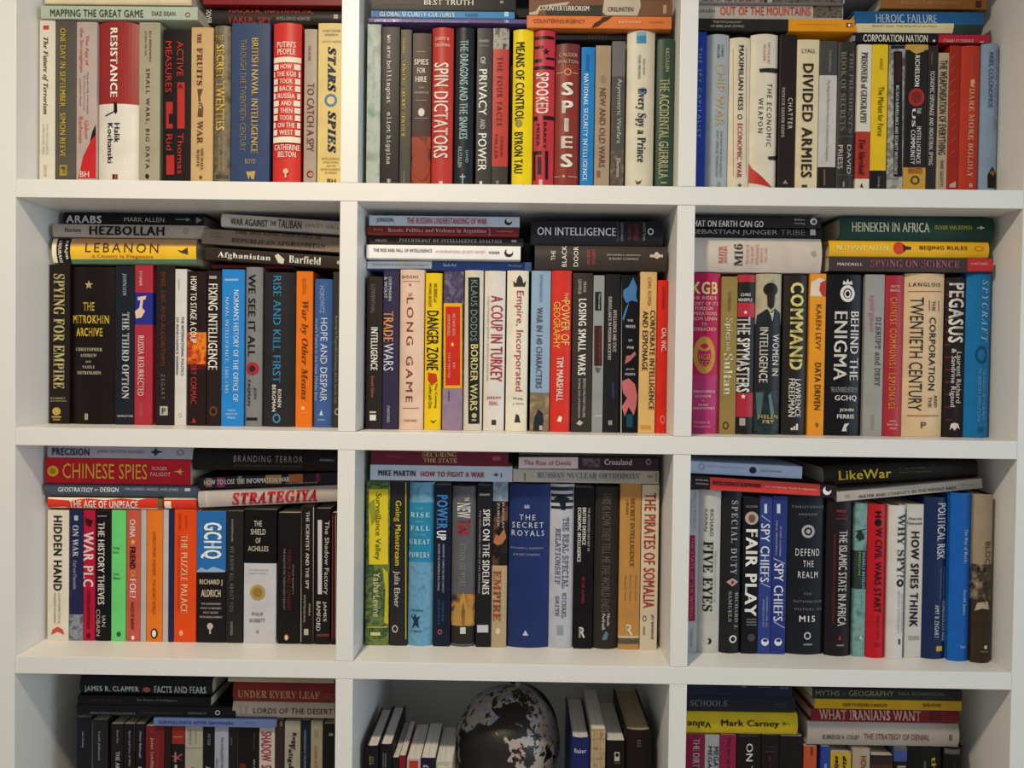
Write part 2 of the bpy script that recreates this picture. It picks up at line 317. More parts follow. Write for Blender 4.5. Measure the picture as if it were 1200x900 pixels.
V(423, 507, 121, '252a2d', 'dark slate', 'The Dragons and the Snakes', [('THE DRAGONS AND THE SNAKES', 444, 177, 482, 612, 'a9c6ce'), ('DAVID', 470, 660, 484, 716, '8ab0ba', 'n'), ('KILCULLEN', 437, 644, 455, 736, 'a9c6ce', 'n'), ('.r', 456, 764, 460, 808, '9cc0c8'), ('.r', 446, 774, 470, 779, '9cc0c8')], h=1)
V(518, 587, 124, '39383a', 'dark grey', 'Of Privacy and Power', [('.r', 530, 174, 574, 186, '77726e'), ('.r', 532, 196, 572, 206, '605c59'), ('OF', 536, 250, 560, 285, 'dcd8d0'), ('PRIVACY', 528, 305, 566, 508, 'e6e2da'), ('AND', 534, 524, 558, 568, 'c4c0ba'), ('POWER', 524, 586, 564, 752, 'e6e2da'), ('.r', 532, 796, 544, 812, 'd0ccc4')])
V(588, 660, 124, '3c3735', 'slim red-banded', 'The Four Faces', [('.b', 100, 216, '6a675f,a9a59b,3a3937:90'), ('.b', 216, 731, 'b33d37'), ('THE FOUR FACES', 606, 250, 634, 552, '6b2422', 'n_'), ('DONNA', 622, 600, 636, 690, '6b2422', 'n'), ('MILLER', 598, 590, 612, 700, '6b2422', 'n'), ('.r', 606, 794, 616, 808, '8a847c')])
Zm(600, 0, 3.75)
V(2, 93, 129, 'e2cb12', 'bright yellow', 'Means of Control', [('MEANS OF CONTROL', 14, 186, 55, 530, '1c1a12'), ('.d', 14, 524, 46, 560, '8c8430'), ('BYRON TAU', 8, 580, 48, 762, '1c1a12'), ('.r', 6, 812, 36, 818, '3a361c'), ('.d', 44, 810, 54, 820, '1c1a12')], h=1)
V(96, 188, 132, 'b83543', 'crimson striped', 'Spooked', [('.r', 98, 158, 186, 172, '1e1619'), ('.r', 98, 200, 140, 212, '1e1619'), ('.s', 132, 210, 168, 244, '1e1619'), ('.r', 150, 252, 188, 262, '1e1619'), ('.r', 96, 258, 132, 272, '1e1619'), ('.r', 96, 290, 186, 303, '1e1619'), ('SPOOKED', 104, 318, 162, 500, 'f0dcd4', 'B'), ('.r', 94, 510, 112, 528, '1e1619'), ('.r', 136, 510, 186, 526, '1e1619'), ('BARRY', 136, 536, 152, 656, '1e1619'), ('MEIER', 106, 542, 122, 642, '1e1619'), ('.r', 94, 664, 102, 790, '1e1619'), ('.r', 112, 690, 128, 765, '1e1619'), ('.r', 146, 664, 158, 788, '1e1619'), ('.r', 94, 664, 130, 676, '1e1619'), ('.r', 118, 790, 134, 816, 'c9b0a8')], h=1)
V(190, 299, 191, '84362f', 'brick red', '=brick red book with stacked white capital letters down the spine, top row', [('.b', 150, 282, '703336'), ('CALDER', 206, 232, 290, 250, 'c9a68c', 'an'), ('WALTON', 200, 262, 292, 279, 'c9a68c', 'an'), ('.r', 196, 316, 224, 319, 'c9a68c'), ('.o', 228, 300, 262, 332, 'c08a50'), ('.r', 266, 318, 292, 321, 'c9a68c'), ('S', 216, 361, 271, 420, 'ece8e0', 'aB'), ('P', 218, 442, 270, 498, 'ece8e0', 'aB'), ('I', 228, 520, 250, 580, 'ece8e0', 'aB'), ('E', 214, 598, 268, 652, 'ece8e0', 'aB'), ('S', 212, 676, 268, 736, 'ece8e0', 'aB'), ('.r', 186, 774, 212, 777, 'c9a68c'), ('.s', 218, 766, 236, 784, 'd0b090'), ('.r', 246, 775, 288, 778, 'c9a68c')], h=1)
V(303, 362, 207, '1f7bc2', 'slim bright blue', 'National Security Intelligence', [('NATIONAL SECURITY INTELLIGENCE', 312, 326, 334, 796, 'd8e4ec'), ('.r', 326, 240, 340, 312, '1a62a0')])
V(365, 433, 200, 'a28e76', 'tan', 'New and Old Wars', [('NEW AND OLD WARS', 382, 388, 411, 736, '6a3c30', 'n'), ('.d', 388, 330, 414, 368, '8f7c66'), ('.r', 372, 750, 388, 780, '7a6450')])
V(437, 496, 181, '504f4c', 'slim grey', 'Asymmetric Warfare', [('.b', 170, 335, '6a6969'), ('.b', 660, 840, '6c6056,524a42,857565:70'), ('Asymmetric Warfare', 455, 346, 482, 632, 'b9bcb4', 'n'), ('Thornton', 458, 694, 474, 778, 'd8d4cc', 'n')])
V(505, 629, 133, 'd5cfbb', 'thick ivory', 'Every Spy a Prince', [('.r', 548, 140, 590, 190, '3f88b4'), ('.r', 548, 140, 590, 158, '84a8c0'), ('DAN RAVIV', 574, 258, 586, 332, '4a4842', 'n'), ('YOSSI MELMAN', 553, 240, 566, 346, '4a4842', 'n'), ('.d', 560, 384, 592, 416, '6f8dad'), ('Every Spy a Prince', 540, 388, 590, 714, '2e2d30', 's'), ('.p', [(540, 790), (552, 800), (570, 792), (562, 808), (548, 812)], '57544c')], h=1)
V(636, 716, 170, '3a5044', 'dark green', 'The Accidental Guerrilla', [('KILCULLEN', 674, 212, 692, 316, 'bdbb94', 'n'), ('THE ACCIDENTAL GUERRILLA', 646, 346, 690, 784, 'c3c29c'), ('.r', 654, 800, 680, 806, 'a8ab86')], h=1)
Zm(0, 0, 1)
F(432, 619, 21.5, 30.6, '55487a', 'slim violet', '=slim violet book under the pale blue one, top row middle', [('.r', 439, 22.5, 470, 29.5, 'b8aecb,6a5c8e,d5cfd8:150'), ('CONFLICT AND DIPLOMACY IN THE INFORMATION AGE', 470, 24.6, 549, 27.6, 'b4a8c8', 'n'), ('MEDIA AND WAR', 554, 25, 585, 27.6, 'a86a92', 'n'), ('W', 591, 23.6, 597, 28.6, 'd8d4e0')])
F(435, 603, 12.6, 21.2, '3878ae', 'slim blue', 'Global Security Cultures', [('.r', 436, 13, 468, 21, '2c5488'), ('GLOBAL SECURITY CULTURES', 445, 14.3, 533, 20.2, 'c9d8e2'), ('KALDOR', 545, 15.6, 560, 20, '2a4c70', 'n'), ('.r', 591, 14, 596, 19.6, 'a8c4d8')])
F(436, 604, -13, 12.2, '17151a', 'black', '=thick black book with white capitals, topmost in the top row middle', [('BEST TRUTH', 497, -.2, 555, 6.6, 'd4cec4'), ('BRUCE D. BERKOWITZ', 448, 2.6, 483, 5.4, '6a6460', 'n'), ('.r', 586, 1, 590, 4, '8a847e')])
F(605, 622, -8, 21, '1a181b', 'black', '=narrow black book end wedged between the two flat piles, top row middle', [], r=.1)
F(622, 786, 40, 48, '201c1e', 'black', '=black book lying in shadow behind the brown and orange pair', [('.r', 690+2*k, 38, 691+2*k, 45, '4c4038') for k in range(0, 12, 2)], r=.04)
F(617.5, 787, 18.4, 34, 'd07440', 'orange', 'Counterinsurgency', [('COUNTERINSURGENCY', 625, 22.4, 686, 27.6, '6b3a26', 'n'), ('.p', [(693, 33), (697, 27), (703, 24), (706, 20), (718, 19), (712, 24), (706, 27), (701, 31)], '4a2e24'), ('KILCULLEN', 725, 24.6, 751, 27.6, 'e8cfae', 'n'), ('COLUMBIA', 760, 25, 778, 27.4, '8c4c30', 'n')])
F(620, 788, -1, 18, '74523f', 'brown', 'Counterterrorism', [('.p', [(640, 7), (706, 6), (706, 18), (640, 18)], '3d3a34'), ('.p', [(620, 15), (628, 13), (632, 7), (668, 2), (664, 6), (634, 8), (630, 18), (620, 18)], 'b5a796'), ('.p', [(708, -1), (750, -1), (751, 7), (747, 19), (710, 18), (706, 14)], 'b9ab98'), ('COUNTERTERRORISM', 631, 6.8, 690.5, 13.2, 'dcd4c6'), ('CRELINSTEN', 712, 8.4, 742.5, 14, '2c2622'), ('.r', 777, 6, 781, 16, 'a8947e')])
# ---- top row, right
Cell(0, 2, .058); Zm(790, 0, 3.75)
V(84, 140, 140, '23409a', 'royal blue', '=royal blue book half hidden behind the second divider, top row right', [('THE SPY CAPITALIST', 102, 210, 120, 606, '8c9ac4', 'n_')])
V(140, 242, 150, 'a1a8ae', 'silver-grey', 'Chip War', [('CHRIS', 206, 196, 219, 250, '33363c', 'n'), ('MILLER', 188, 196, 201, 258, '33363c', 'n'), ('CHIP WAR', 184, 276, 222, 552, 'c2b083', ''), ("THE FIGHT FOR THE WORLD'S", 200, 574, 212, 780, '4d5056', 'n'), ('MOST CRITICAL TECHNOLOGY', 182, 574, 194, 780, '4d5056', 'n'), ('.r', 190, 800, 204, 824, '868b90')], h=1)
V(243, 336, 164, 'd8ccb4', 'cream', 'Economic War', [('.r', 260, 210, 262, 775, 'b8604c'), ('.r', 318, 210, 320, 775, 'b8604c'), ('MAXIMILIAN HESS', 281, 200, 306, 486, '2b2926'), ('.o', 278, 502, 300, 526, '2b2926'), ('ECONOMIC WAR', 275, 542, 299, 782, 'a8453a'), ('.r', 286, 804, 290, 828, '3b3834'), ('.r', 278, 812, 298, 816, '3b3834')], h=1)
V(336, 459, 149, 'd9d1bc', 'thick ivory', 'The Economic Weapon', [('NICHOLAS', 410, 186, 423, 282, 'b4584e', 'n'), ('MULDER', 390, 196, 403, 270, 'b4584e', 'n'), ('.p', [(374, 302), (458, 296), (460, 312), (450, 318), (378, 318)], '2b2723'), ('THE ECONOMIC', 405, 366, 430, 644, '2b2824', 'n_'), ('WEAPON', 368, 430, 391, 584, '2b2824', 'n_'), ('.p', [(412, 688), (452, 682), (454, 700), (416, 702)], '2b2723'), ('.p', [(329, 714), (344, 738), (434, 824), (329, 800)], 'b8342e')], h=1)
V(462, 536, 152, '292220', 'black', 'Chatter', [('CHATTER', 498, 430, 520, 568, 'cfcac0', 'n_'), ('PATRICK RADDEN KEEFE', 470, 384, 486, 604, 'b8b2a8', 'm'), ('.p', [(476, 808), (488, 790), (500, 808)], '8c867e')])
V(538, 636, 174, 'dacba8', 'cream', 'Divided Armies', [('LYALL', 560, 214, 622, 234, '3a3026', 'an'), ('DIVIDED ARMIES', 560, 280, 609, 782, '3a2d22', 'B'), ('.r', 560, 812, 584, 824, '4b4030')])
V(638, 716, 180, '2b2624', 'banded grey', '=book with grey top, white middle and dark foot, top row right', [('.b', 160, 331, '4a4846'), ('.b', 331, 734, 'c4c1bd'), ('THE KREMLIN', 678, 220, 690, 316, '9a9894', 'n'), ('The Palgrave Macmillan History of International Intelligence', 664, 352, 682, 708, '8a6a62', 'n'), ('.r', 656, 745, 664, 815, '7a5848')])
Zm(980, 0, 3.75)
V(6, 90, 182, '35312e', 'dark brown', "The President's Book of Secrets", [("THE PRESIDENT'S", 54, 230, 76, 585, '76716b', 'sn'), ('BOOK OF SECRETS', 19, 226, 43, 574, '76716b', 'sn'), ('.r', 8, 598, 86, 600, '6a6560'), ('DAVID', 45, 636, 65, 766, 'c4c0b8', 'n'), ('PRIESS', 8, 636, 29, 742, 'c4c0b8', 'n'), ('.r', 8, 768, 86, 770, '6a6560'), ('.r', 28, 798, 36, 822, '8a857e')], h=1)
V(91, 154, 195, 'd9d2c0', 'slim cream', 'Prisoners of Geography', [('.b', 578, 786, 'ab3a31'), ('PRISONERS of GEOGRAPHY', 106, 230, 136, 544, '2e2b28', 's'), ('Tim Marshall', 98, 612, 126, 770, '4a1c18', 'i'), ('.p', [(104, 822), (112, 804), (118, 826)], '22201e')])
V(155, 226, 195, 'e3bd22', 'golden yellow', 'The Market for Force', [('.b', 749, 840, '1f1d1c'), ('AVANT', 190, 256, 204, 308, '5a4c14', 'n'), ('The Market for Force', 181, 380, 208, 600, '2e2810', 'n'), ('Cambridge', 178, 776, 192, 824, 'a8a294', 'n')])
V(230, 301, 198, '9a9993,6c6c6a,b0aea6,4e4e4e:40', 'grey', 'Big Data Surveillance and Security Intelligence', [('.r', 240, 200, 302, 214, '24262c'), ('.r', 252, 226, 290, 776, '1d191b'), ('BIG DATA SURVEILLANCE AND SECURITY INTELLIGENCE', 256, 376, 272, 768, 'cfccc6'), ('.r', 260, 235, 285, 360, '3a1c1e')])
V(302, 402, 195, '241f1d', 'black', 'The US Intelligence Community', [('.b', 150, 218, 'bf9a4a'), ('.b', 736, 840, 'c0953a'), ('.p', [(312, 205), (400, 205), (385, 226), (352, 238), (328, 224)], 'bf9a4a'), ('RICHELSON', 343, 244, 366, 382, 'dcd8d0', 'B'), ('.d', 316, 388, 388, 468, '9c332e'), ('.d', 330, 402, 374, 454, '7e2622'), ('THE', 352, 474, 372, 502, 'dcd8d0'), ('US', 330, 478, 348, 560, 'dcd8d0', 'B'), ('INTELLIGENCE', 350, 556, 371, 722, 'dcd8d0', ''), ('COMMUNITY', 324, 570, 346, 724, 'dcd8d0', ''), ('SEVENTH EDITION', 314, 736, 378, 764, 'a03a20', 'a'), ('.o', 326, 772, 366, 812, '4a3618')])
V(403, 446, 200, '2c2826', 'slim black', 'Economic Espionage and Industrial Spying', [('Nasheri', 414, 230, 426, 290, '9a5a52', 'n'), ('ECONOMIC ESPIONAGE AND INDUSTRIAL SPYING', 407, 314, 428, 728, 'cac6be')])
V(447, 494, 232, 'b5a284', 'tan', 'The Weaponisation of Everything', [('THE WEAPONISATION OF EVERYTHING', 450, 264, 484, 682, '24201c'), ('MARK GALEOTTI', 454, 705, 470, 820, '4a4236')])
V(495, 543, 200, 'a12a1b', 'dark red', '=dark red book with faint diagonal ticks beside a brighter red one, top row', [('.p', [(500, 260+52*k), (522, 240+52*k), (523, 243+52*k), (501, 263+52*k)], 'b85a44') for k in range(9)] + [('.p', [(496, 812), (524, 796), (524, 824), (496, 824)], 'c0a890')])
V(544, 637, 200, 'c03f2c', 'orange-red', '=orange-red book with one pale serif line, beside the pale blue book', [('WESSLUND', 588, 240, 600, 320, 'd06a50', 'n'), ('.p', [(590, 352), (606, 346), (612, 366), (600, 372), (612, 384), (590, 380)], 'e0b090'), ('DARE MORE BOLDLY', 578, 388, 605, 782, 'e6b89c', 's'), ('B', 582, 806, 600, 824, 'e6c8b0', 'a')], h=1)
V(640, 717, 190, '8aa2bc', 'pale blue', 'Selling the Future', [('ARIEL COLONOMOS', 668, 226, 690, 474, '34496c', 'n'), ('SELLING THE FUTURE', 696, 216, 714, 570, '8c80a0', 'n'), ('.p', [(664, 826), (664, 768), (686, 732), (708, 762), (710, 826)], '1e1b1a'), ('.p', [(672, 762), (686, 748), (702, 760), (690, 772)], '8a6534')], h=1)
Zm(0, 0, 1)
F(812, 1004, 21.8, 38, '272523', 'black-and-orange', 'The Psychology of Spies and Spying', [('.b', 924, 1010, 'd98f1c'), ('THE PSYCHOLOGY', 835, 24.6, 869, 27.6, 'a29d95', 'n'), ('OF SPIES AND SPYING', 832, 29.4, 872, 32.6, 'a29d95', 'n'), ('ADRIAN FURNHAM AND JOHN TAYLOR', 933, 28, 982, 30, 'a86a1c', 'n'), ('.r', 992, 27, 997, 32, '2b2320'), ('.d', 993.5, 28, 996.5, 31.5, 'e6e2da'), ('.r', 997.5, 27, 1000, 32, 'c86028')], r=.055)
F(812, 988, 6, 21.4, 'b1a698', 'pale grey', 'Out of the Mountains', [('.r', 953, 6.3, 987, 21, '4a4338,6c6254,2c2823:120'), ('KILCULLEN', 806, 11, 838, 15, '4a4642', 'n'), ('OUT OF THE MOUNTAINS', 843.5, 8.2, 950, 18.6, 'b8483e')], r=.062)
F(812, 990, -12, 5.6, 'a39a98', 'worn grey', '=worn grey book with part of a dark title, topmost at the top right', [('.r', 905, -11, 988, 5, '39384a,6a625c,2a2730:100'), ('THE SECRET WAR IN AFGHANISTAN', 822, -2.6, 896, 3.4, '4c2e3c'), ('.r', 896, -1, 899, 6, '2a2830')])
F(999, 1159, 39.5, 54, '1f1c1e', 'black-and-red', 'Corporation Nation', [('.b', 1100, 1170, 'b02438'), ('.r', 999, 42, 1002, 48, '8a8680'), ('CORPORATION NATION', 1011, 40.6, 1087, 50, 'd9d0c0'), ('.d', 1093, 46.4, 1096, 49.4, 'c4beb4'), ('CHARLES DERBER', 1105, 46, 1141, 51.4, 'dca898'), ('.p', [(1148, 48), (1150.5, 49.5), (1153, 48), (1151.5, 52), (1149.5, 52)], 'e6d4c8')], r=.06)
F(1002, 1153, 11.5, 38.5, '215686', 'blue', 'Heroic Failure', [('.r', 1003, 27.5, 1118, 37.6, 'd0c294'), ('.r', 1118, 29, 1152, 38, '2b3a30'), ('HEROIC FAILURE', 1026, 16.2, 1098, 27.4, 'a9bccb'), ('BREXIT AND THE POLITICS OF PAIN', 1022, 29.4, 1098, 31.8, '7a7048', 'n')], h=1)
F(1032, 1157, -4, 10.6, '8c5a2c', 'brown-orange', '=brown-orange book at the top of the right-hand flat pile, top row', [('INTELLIGENCE AND GOVERNMENT', 1055, 1, 1125, 6, 'b08858', 'n'), ('.r', 1143, 1, 1150, 9, '4a2c1c')], r=.075)
# ---- second row, left
Cell(1, 0, .079); Zm(0, 230, 3)
V(171, 243, 240, '241d1c', 'black', 'Spying for Empire', [('SPYING FOR EMPIRE', 188, 274, 229, 676, 'b3a978', 's'), ('ROBERT', 178, 706, 232, 714, 'a89c70', 'a'), ('JOHNSON', 176, 716, 234, 724, 'a89c70', 'a'), ('.d', 184, 742, 214, 770, 'b09850'), ('.r', 182, 773, 216, 778, 'b09850'), ('.r', 187, 782, 212, 788, '8a7c50')])
V(246, 400, 248, '1c1614', 'thick black', '=thick black book with a gold star and gold stacked title, second row', [('.s', 297, 295, 328, 328, 'a8956a'), ('THE', 292, 372, 334, 403, 'c9ad3c', 'aB'), ('MITROKHIN', 251, 417, 382, 448, 'c9ad3c', 'aB'), ('ARCHIVE', 265, 462, 361, 493, 'c9ad3c', 'aB'), ('CHRISTOPHER', 263, 532, 360, 545, 'b0a88e', 'as'), ('ANDREW', 280, 553, 342, 566, 'b0a88e', 'as'), ('AND', 300, 577, 322, 586, 'b0a88e', 'as'), ('VASILI', 288, 594, 334, 606, 'b0a88e', 'as'), ('MITROKHIN', 268, 614, 356, 627, 'b0a88e', 'as'), ('.r', 298, 764, 310, 786, '9a927c')], h=1)
V(404, 471, 246, '1f222a', 'dark slate', 'The Third Option', [('JOHNSON', 430, 270, 447, 350, '9aa0a8', 'is'), ('THE THIRD OPTION', 429, 408, 456, 712, 'b8bcc0', 's'), ('GEORGETOWN', 412, 768, 472, 777, 'c0c0bc', 'a')])
V(472, 535, 242, 'a2303e', 'red', 'Russia Resurrected', [('.b', 338, 452, '2b2f80'), ('.p', [(484, 354), (514, 350), (512, 362), (504, 364), (500, 392), (510, 404), (498, 426), (478, 430), (474, 404), (490, 392), (494, 366), (484, 366)], 'd8b8ac'), ('STONER', 490, 262, 502, 316, 'd8b0a8'), ('RUSSIA RESURRECTED', 484, 490, 508, 702, 'dcb4ac'), ('OXFORD', 490, 724, 502, 776, 'b06a6c', 'n')])
V(547, 613, 244, '272120', 'black', 'Spies, Lies, and Algorithms', [('SPIES, LIES, AND ALGORITHMS', 564, 266, 583, 597, '6b3a30', 'n'), ('ZEGART', 566, 624, 581, 714, '6f6c66', 'n_'), ('.r', 562, 738, 590, 770, 'a8a49c'), ('P', 569, 744, 584, 766, '272120', 'a')])
V(614, 655, 256, 'cbc8c4', 'slim white', '=slim white book with two fine lines of black print, second row left', [('THE INTERNATIONAL POLITICS', 637, 422, 648, 630, '4a4846'), ('OF INTELLIGENCE SHARING', 619, 424, 629, 628, '4a4846'), ('Walsh', 626, 290, 634, 330, '8a8782', 'n'), ('.o', 627, 762, 640, 778, 'a8a49e')])
Zm(220, 230, 3)
V(-2, 64, 264, '281b18', 'black', 'How to Stage a Coup', [('.b', 478, 590, '8c2a14,e0812a,b8401c,5a1a12:40'), ('.b', 590, 608, '5a1814'), ('HOW TO STAGE A COUP', 9, 282, 33, 516, 'e9e4da', ''), ('RORY CORMAC', 11, 570, 33, 730, 'a83a34', ''), ('.p', [(14, 796), (22, 778), (30, 796)], 'a8303a')])
V(66, 117, 262, '281f1d', 'black', 'Fixing Intelligence', [('.r', 76, 280, 102, 290, 'a09a92'), ('FIXING INTELLIGENCE', 72, 308, 106, 610, 'e2ddd3'), ('.o', 76, 738, 104, 772, '6a3a30')])
V(118, 198, 257, '2a7fca', 'bright blue', "Norman's History", [("NORMAN'S HISTORY OF THE OFFICE OF", 160, 330, 181, 722, 'c8dcea'), ('NAVAL INTELLIGENCE, 1865-1945', 129, 355, 146, 694, 'a4c4e0'), ('.r', 130, 290, 178, 297, '8cb4dc'), ('NAVAL', 140, 748, 170, 757, 'b4d0e8', 'an'), ('INSTITUTE', 134, 761, 176, 770, 'b4d0e8', 'an'), ('PRESS', 140, 774, 170, 783, 'b4d0e8', 'an')])
V(200, 260, 249, '7b7b7d', 'mid-grey', 'We See It All', [('WE SEE IT ALL', 211, 274, 239, 564, '1f1d1e'), ('.d', 204, 583, 250, 630, '9c2f38'), ('.d', 216, 595, 238, 618, '3a2022'), ('JON', 229, 672, 243, 712, '1f1d1e', 'n'), ('FASMAN', 208, 645, 222, 736, '1f1d1e', 'n'), ('.r', 204, 778, 244, 788, '1f1d1e')], h=1)
V(262, 377, 267, '2b2a2c', 'black', 'Rise and Kill First', [('RISE AND KILL FIRST', 299, 280, 329, 656, '3c86b2', ''), ('RONEN', 316, 678, 330, 742, 'dcd8d2'), ('BERGMAN', 296, 662, 311, 757, 'dcd8d2'), ('.o', 298, 764, 326, 798, '3c86b2')], h=1)
V(380, 439, 264, 'e0741f', 'orange', 'War by Other Means', [('BLACKWILL', 402, 288, 418, 345, 'b05a1c', 'n'), ('War by Other Means', 394, 368, 424, 716, '6a3820', 'in'), ('.d', 398, 738, 412, 752, 'e8b080'), ('HARVARD', 396, 760, 420, 766, 'e8b080', 'an')])
V(442, 507, 291, '3e5f9c', 'blue', 'Hope and Despair', [('HOROWITZ', 464, 315, 482, 412, '9cb0d0', 'n'), ('HOPE AND DESPAIR', 466, 428, 491, 722, 'd0d8e4', 'n'), ("Israel's Future in the New Middle East", 445, 430, 459, 720, 'a4b6d4', 'n'), ('.p', [(462, 770), (470, 750), (476, 770)], 'c0cce0'), ('HURST', 456, 782, 484, 790, 'b0c0dc', 'a')], h=1)
V(509, 548, 266, '37342f', 'slim dark', '=slim dark book half hidden by the divider, second row left', [('Restoring the Responsible Democracy and the Security State', 514, 420, 528, 730, '8a867e', 'n'), ('.o', 516, 745, 536, 770, '9a958c')])
Zm(0, 230, 3)
F(182, 690, 145, 237, '5a5648', 'green-and-yellow', 'Lebanon', [('.r', 182, 146, 700, 190, 'a8825a'), ('.r', 182, 176, 700, 222, 'cfa22e'), ('.r', 182, 221, 700, 236, '4c6c50'), ('.r', 182, 150, 198, 232, 'c8c0a8'), ('.r', 199, 146, 247, 236, '1d1a1a'), ('NAJIB', 227, 156, 240, 222, 'c4beb4', 'd'), ('HOURANI', 205, 156, 218, 232, 'c4beb4', 'd'), ('LEBANON', 300, 164, 558, 199, '3c2a20', 'n_'), ('A Country in Fragments', 321, 204, 538, 221, 'a86020', 's'), ('.p', [(622, 188), (640, 192), (660, 180), (662, 205), (640, 200)], '3a342c')], h=1)
F(184, 716, 98, 144, '958c84', 'grey', '=grey book whose bold black title starts with H, second row left', [('Norton', 228, 110, 286, 127, '3c3835'), ('HEZBOLLAH', 314, 104, 579, 138, '1f1c1b', 'B'), ('.o', 645, 110, 662, 132, '7c746c')], h=1)
F(222, 714, 58, 96, '1d1b1c', 'black', '=black book topmost of the left flat pile, second row', [('ARABS', 232, 67, 359, 95, 'd2cec6', 'B'), ('MARK ALLEN', 437, 74, 579, 91, 'a8a49c', 'n'), ('.r', 618, 80, 668, 83, '8a8680'), ('.p', [(655, 76), (670, 82), (655, 89)], '8a8680'), ('.p', [(690, 74), (712, 84), (690, 95)], '8a8680')], h=1, r=.1)
Zm(220, 230, 3)
F(84, 365, 243, 259, '581b20', 'slim wine red', '=slim wine red book at the bottom of the tilted pile, second row left', [], r=.09)
F(62, 545, 176, 224, '2c2420', 'dark brown', '=dark brown book on Afghan history at the foot of the tilted pile', [('Afghanistan', 105, 195, 293, 232, 'd8d0c2', 's'), ('.p', [(306, 208), (318, 202), (340, 222), (336, 238), (318, 234)], 'b8b4a0'), ('Barfield', 355, 207, 470, 242, 'd8d0c2', 's'), ('.d', 524, 226, 538, 240, '9a948a')], dy=34)
F(50, 545, 110, 168, '75675b', 'brown', 'The Decline and Fall of Republican Afghanistan', [('AHMAD S.', 78, 126, 132, 135, '544438', 'n'), ('MALEY', 82, 139, 128, 148, '544438', 'n'), ('THE DECLINE AND FALL of', 164, 119, 472, 150, '4b3a30', 's'), ('REPUBLICAN AFGHANISTAN', 154, 148, 484, 182, '4b3a30', 's')], dy=33)
F(117, 540, 57, 108, 'aca59d', 'pale grey', 'War Against the Taliban', [('WAR AGAINST', 150, 76, 283, 109, '2c2a2a', ''), ('THE', 289, 86, 313, 106, '2c2a2a'), ('TALIBAN', 317, 81, 401, 116, '2c2a2a', ''), ('SANDY GALL', 412, 95, 534, 117, '6a6560', 'n_')], dy=28, h=1)
# ---- second row, middle
Cell(1, 1, .056); Zm(400, 230, 3)
V(88, 144, 282, '2b2624', 'black', '=black textbook on intelligence with a white square mark at its foot', [('LOWENTHAL', 104, 310, 120, 412, '6f6a66', 'n'), ('INTELLIGENCE', 103, 460, 129, 612, 'd8d4ce', 'B'), ('Seventh Edition', 104, 630, 117, 708, 'a8604a', 'in'), ('.r', 99, 756, 122, 762, 'b8b4ae'), ('.r', 100, 768, 122, 788, 'd0ccc6')])
V(146, 200, 262, '332e48', 'dark violet', 'Trade Wars', [('GERMANN', 166, 282, 178, 368, 'b4b0bc'), ('& WOLFF', 150, 282, 163, 360, 'b4b0bc'), ('TRADE', 148, 404, 184, 512, 'd08c54', ''), ('WARS', 148, 517, 184, 614, 'c8c6d2', 'n'), ('OXFORD', 160, 735, 171, 796, 'b4b0bc')])
V(203, 290, 257, 'd6b9a6', 'pinkish cream', 'The Long Game', [('DOSHI', 212, 277, 270, 289, '5a4038', 'a_'), ('.r', 214, 298, 276, 300, '8c4a40'), ('.s', 236, 304, 248, 318, 'b03a34'), ('THE', 234, 338, 250, 352, '8a3a34', 'n'), ('LONG GAME', 227, 356, 253, 724, '7c2e2c', 'n_'), ('.r', 214, 744, 272, 746, '8c4a40'), ('OXFORD', 218, 784, 266, 793, '5a4038', 'a')], h=1)
V(293, 353, 270, 'dfbe20', 'bright yellow', 'Danger Zone', [('HAL BRANDS and', 324, 306, 338, 372, '3c3410'), ('MICHAEL BECKLEY', 306, 306, 318, 390, '3c3410'), ('DANGER ZONE', 299, 402, 342, 612, '231f12', ''), ('.p', [(304, 620), (334, 624), (338, 650), (318, 664), (304, 648)], 'b83a1c'), ('The Coming', 326, 655, 338, 745, '4a4014'), ('Conflict with China', 306, 660, 320, 746, '4a4014'), ('.p', [(310, 786), (322, 792), (336, 786), (322, 798)], '3c3410')], h=1)
V(357, 428, 264, '5a5270,3a3650,7a708c', 'purple', '=purple book wearing a red label with a yellow border, second row', [('.b', 672, 840, '917a90,84708a'), ('.r', 360, 376, 424, 675, 'd8a820'), ('.r', 366, 388, 418, 665, 'bf2c24'), ('WE HAVE BEEN', 390, 412, 402, 490, 'e0a080', ''), ('HARMONISED', 372, 416, 384, 492, 'e0a080', ''), ('.s', 383, 512, 398, 530, 'e8c040'), ('KAI', 392, 584, 402, 606, 'e0a080'), ('STRITTMATTER', 374, 550, 384, 640, 'e0a080'), ('.r', 376, 684, 380, 720, '5a4c60')])
V(431, 497, 260, 'cbc4b6', 'cream', 'Border Wars', [('.r', 446, 285, 486, 800, '24241f'), ('KLAUS DODDS', 454, 294, 479, 510, '6b8490', 'n'), ('BORDER WARS', 453, 520, 480, 754, 'd6cc90', ''), ('.d', 458, 762, 476, 780, 'b0a888'), ('.r', 458, 784, 474, 790, 'a09880')], h=1)
V(501, 575, 262, 'd2cdc7', 'white', 'A Coup in Turkey', [('A COUP IN TURKEY', 524, 349, 568, 652, 'b0343a', ''), ('A TALE OF DEMOCRACY, DESPOTISM & VENGEANCE IN A DIVIDED LAND', 510, 352, 519, 650, '8c8680', 'n'), ('JEREMY', 510, 703, 564, 716, 'a0343a', 'a'), ('SEAL', 518, 720, 552, 735, 'a0343a', 'a'), ('.r', 528, 786, 544, 804, '3a3836')], h=1)
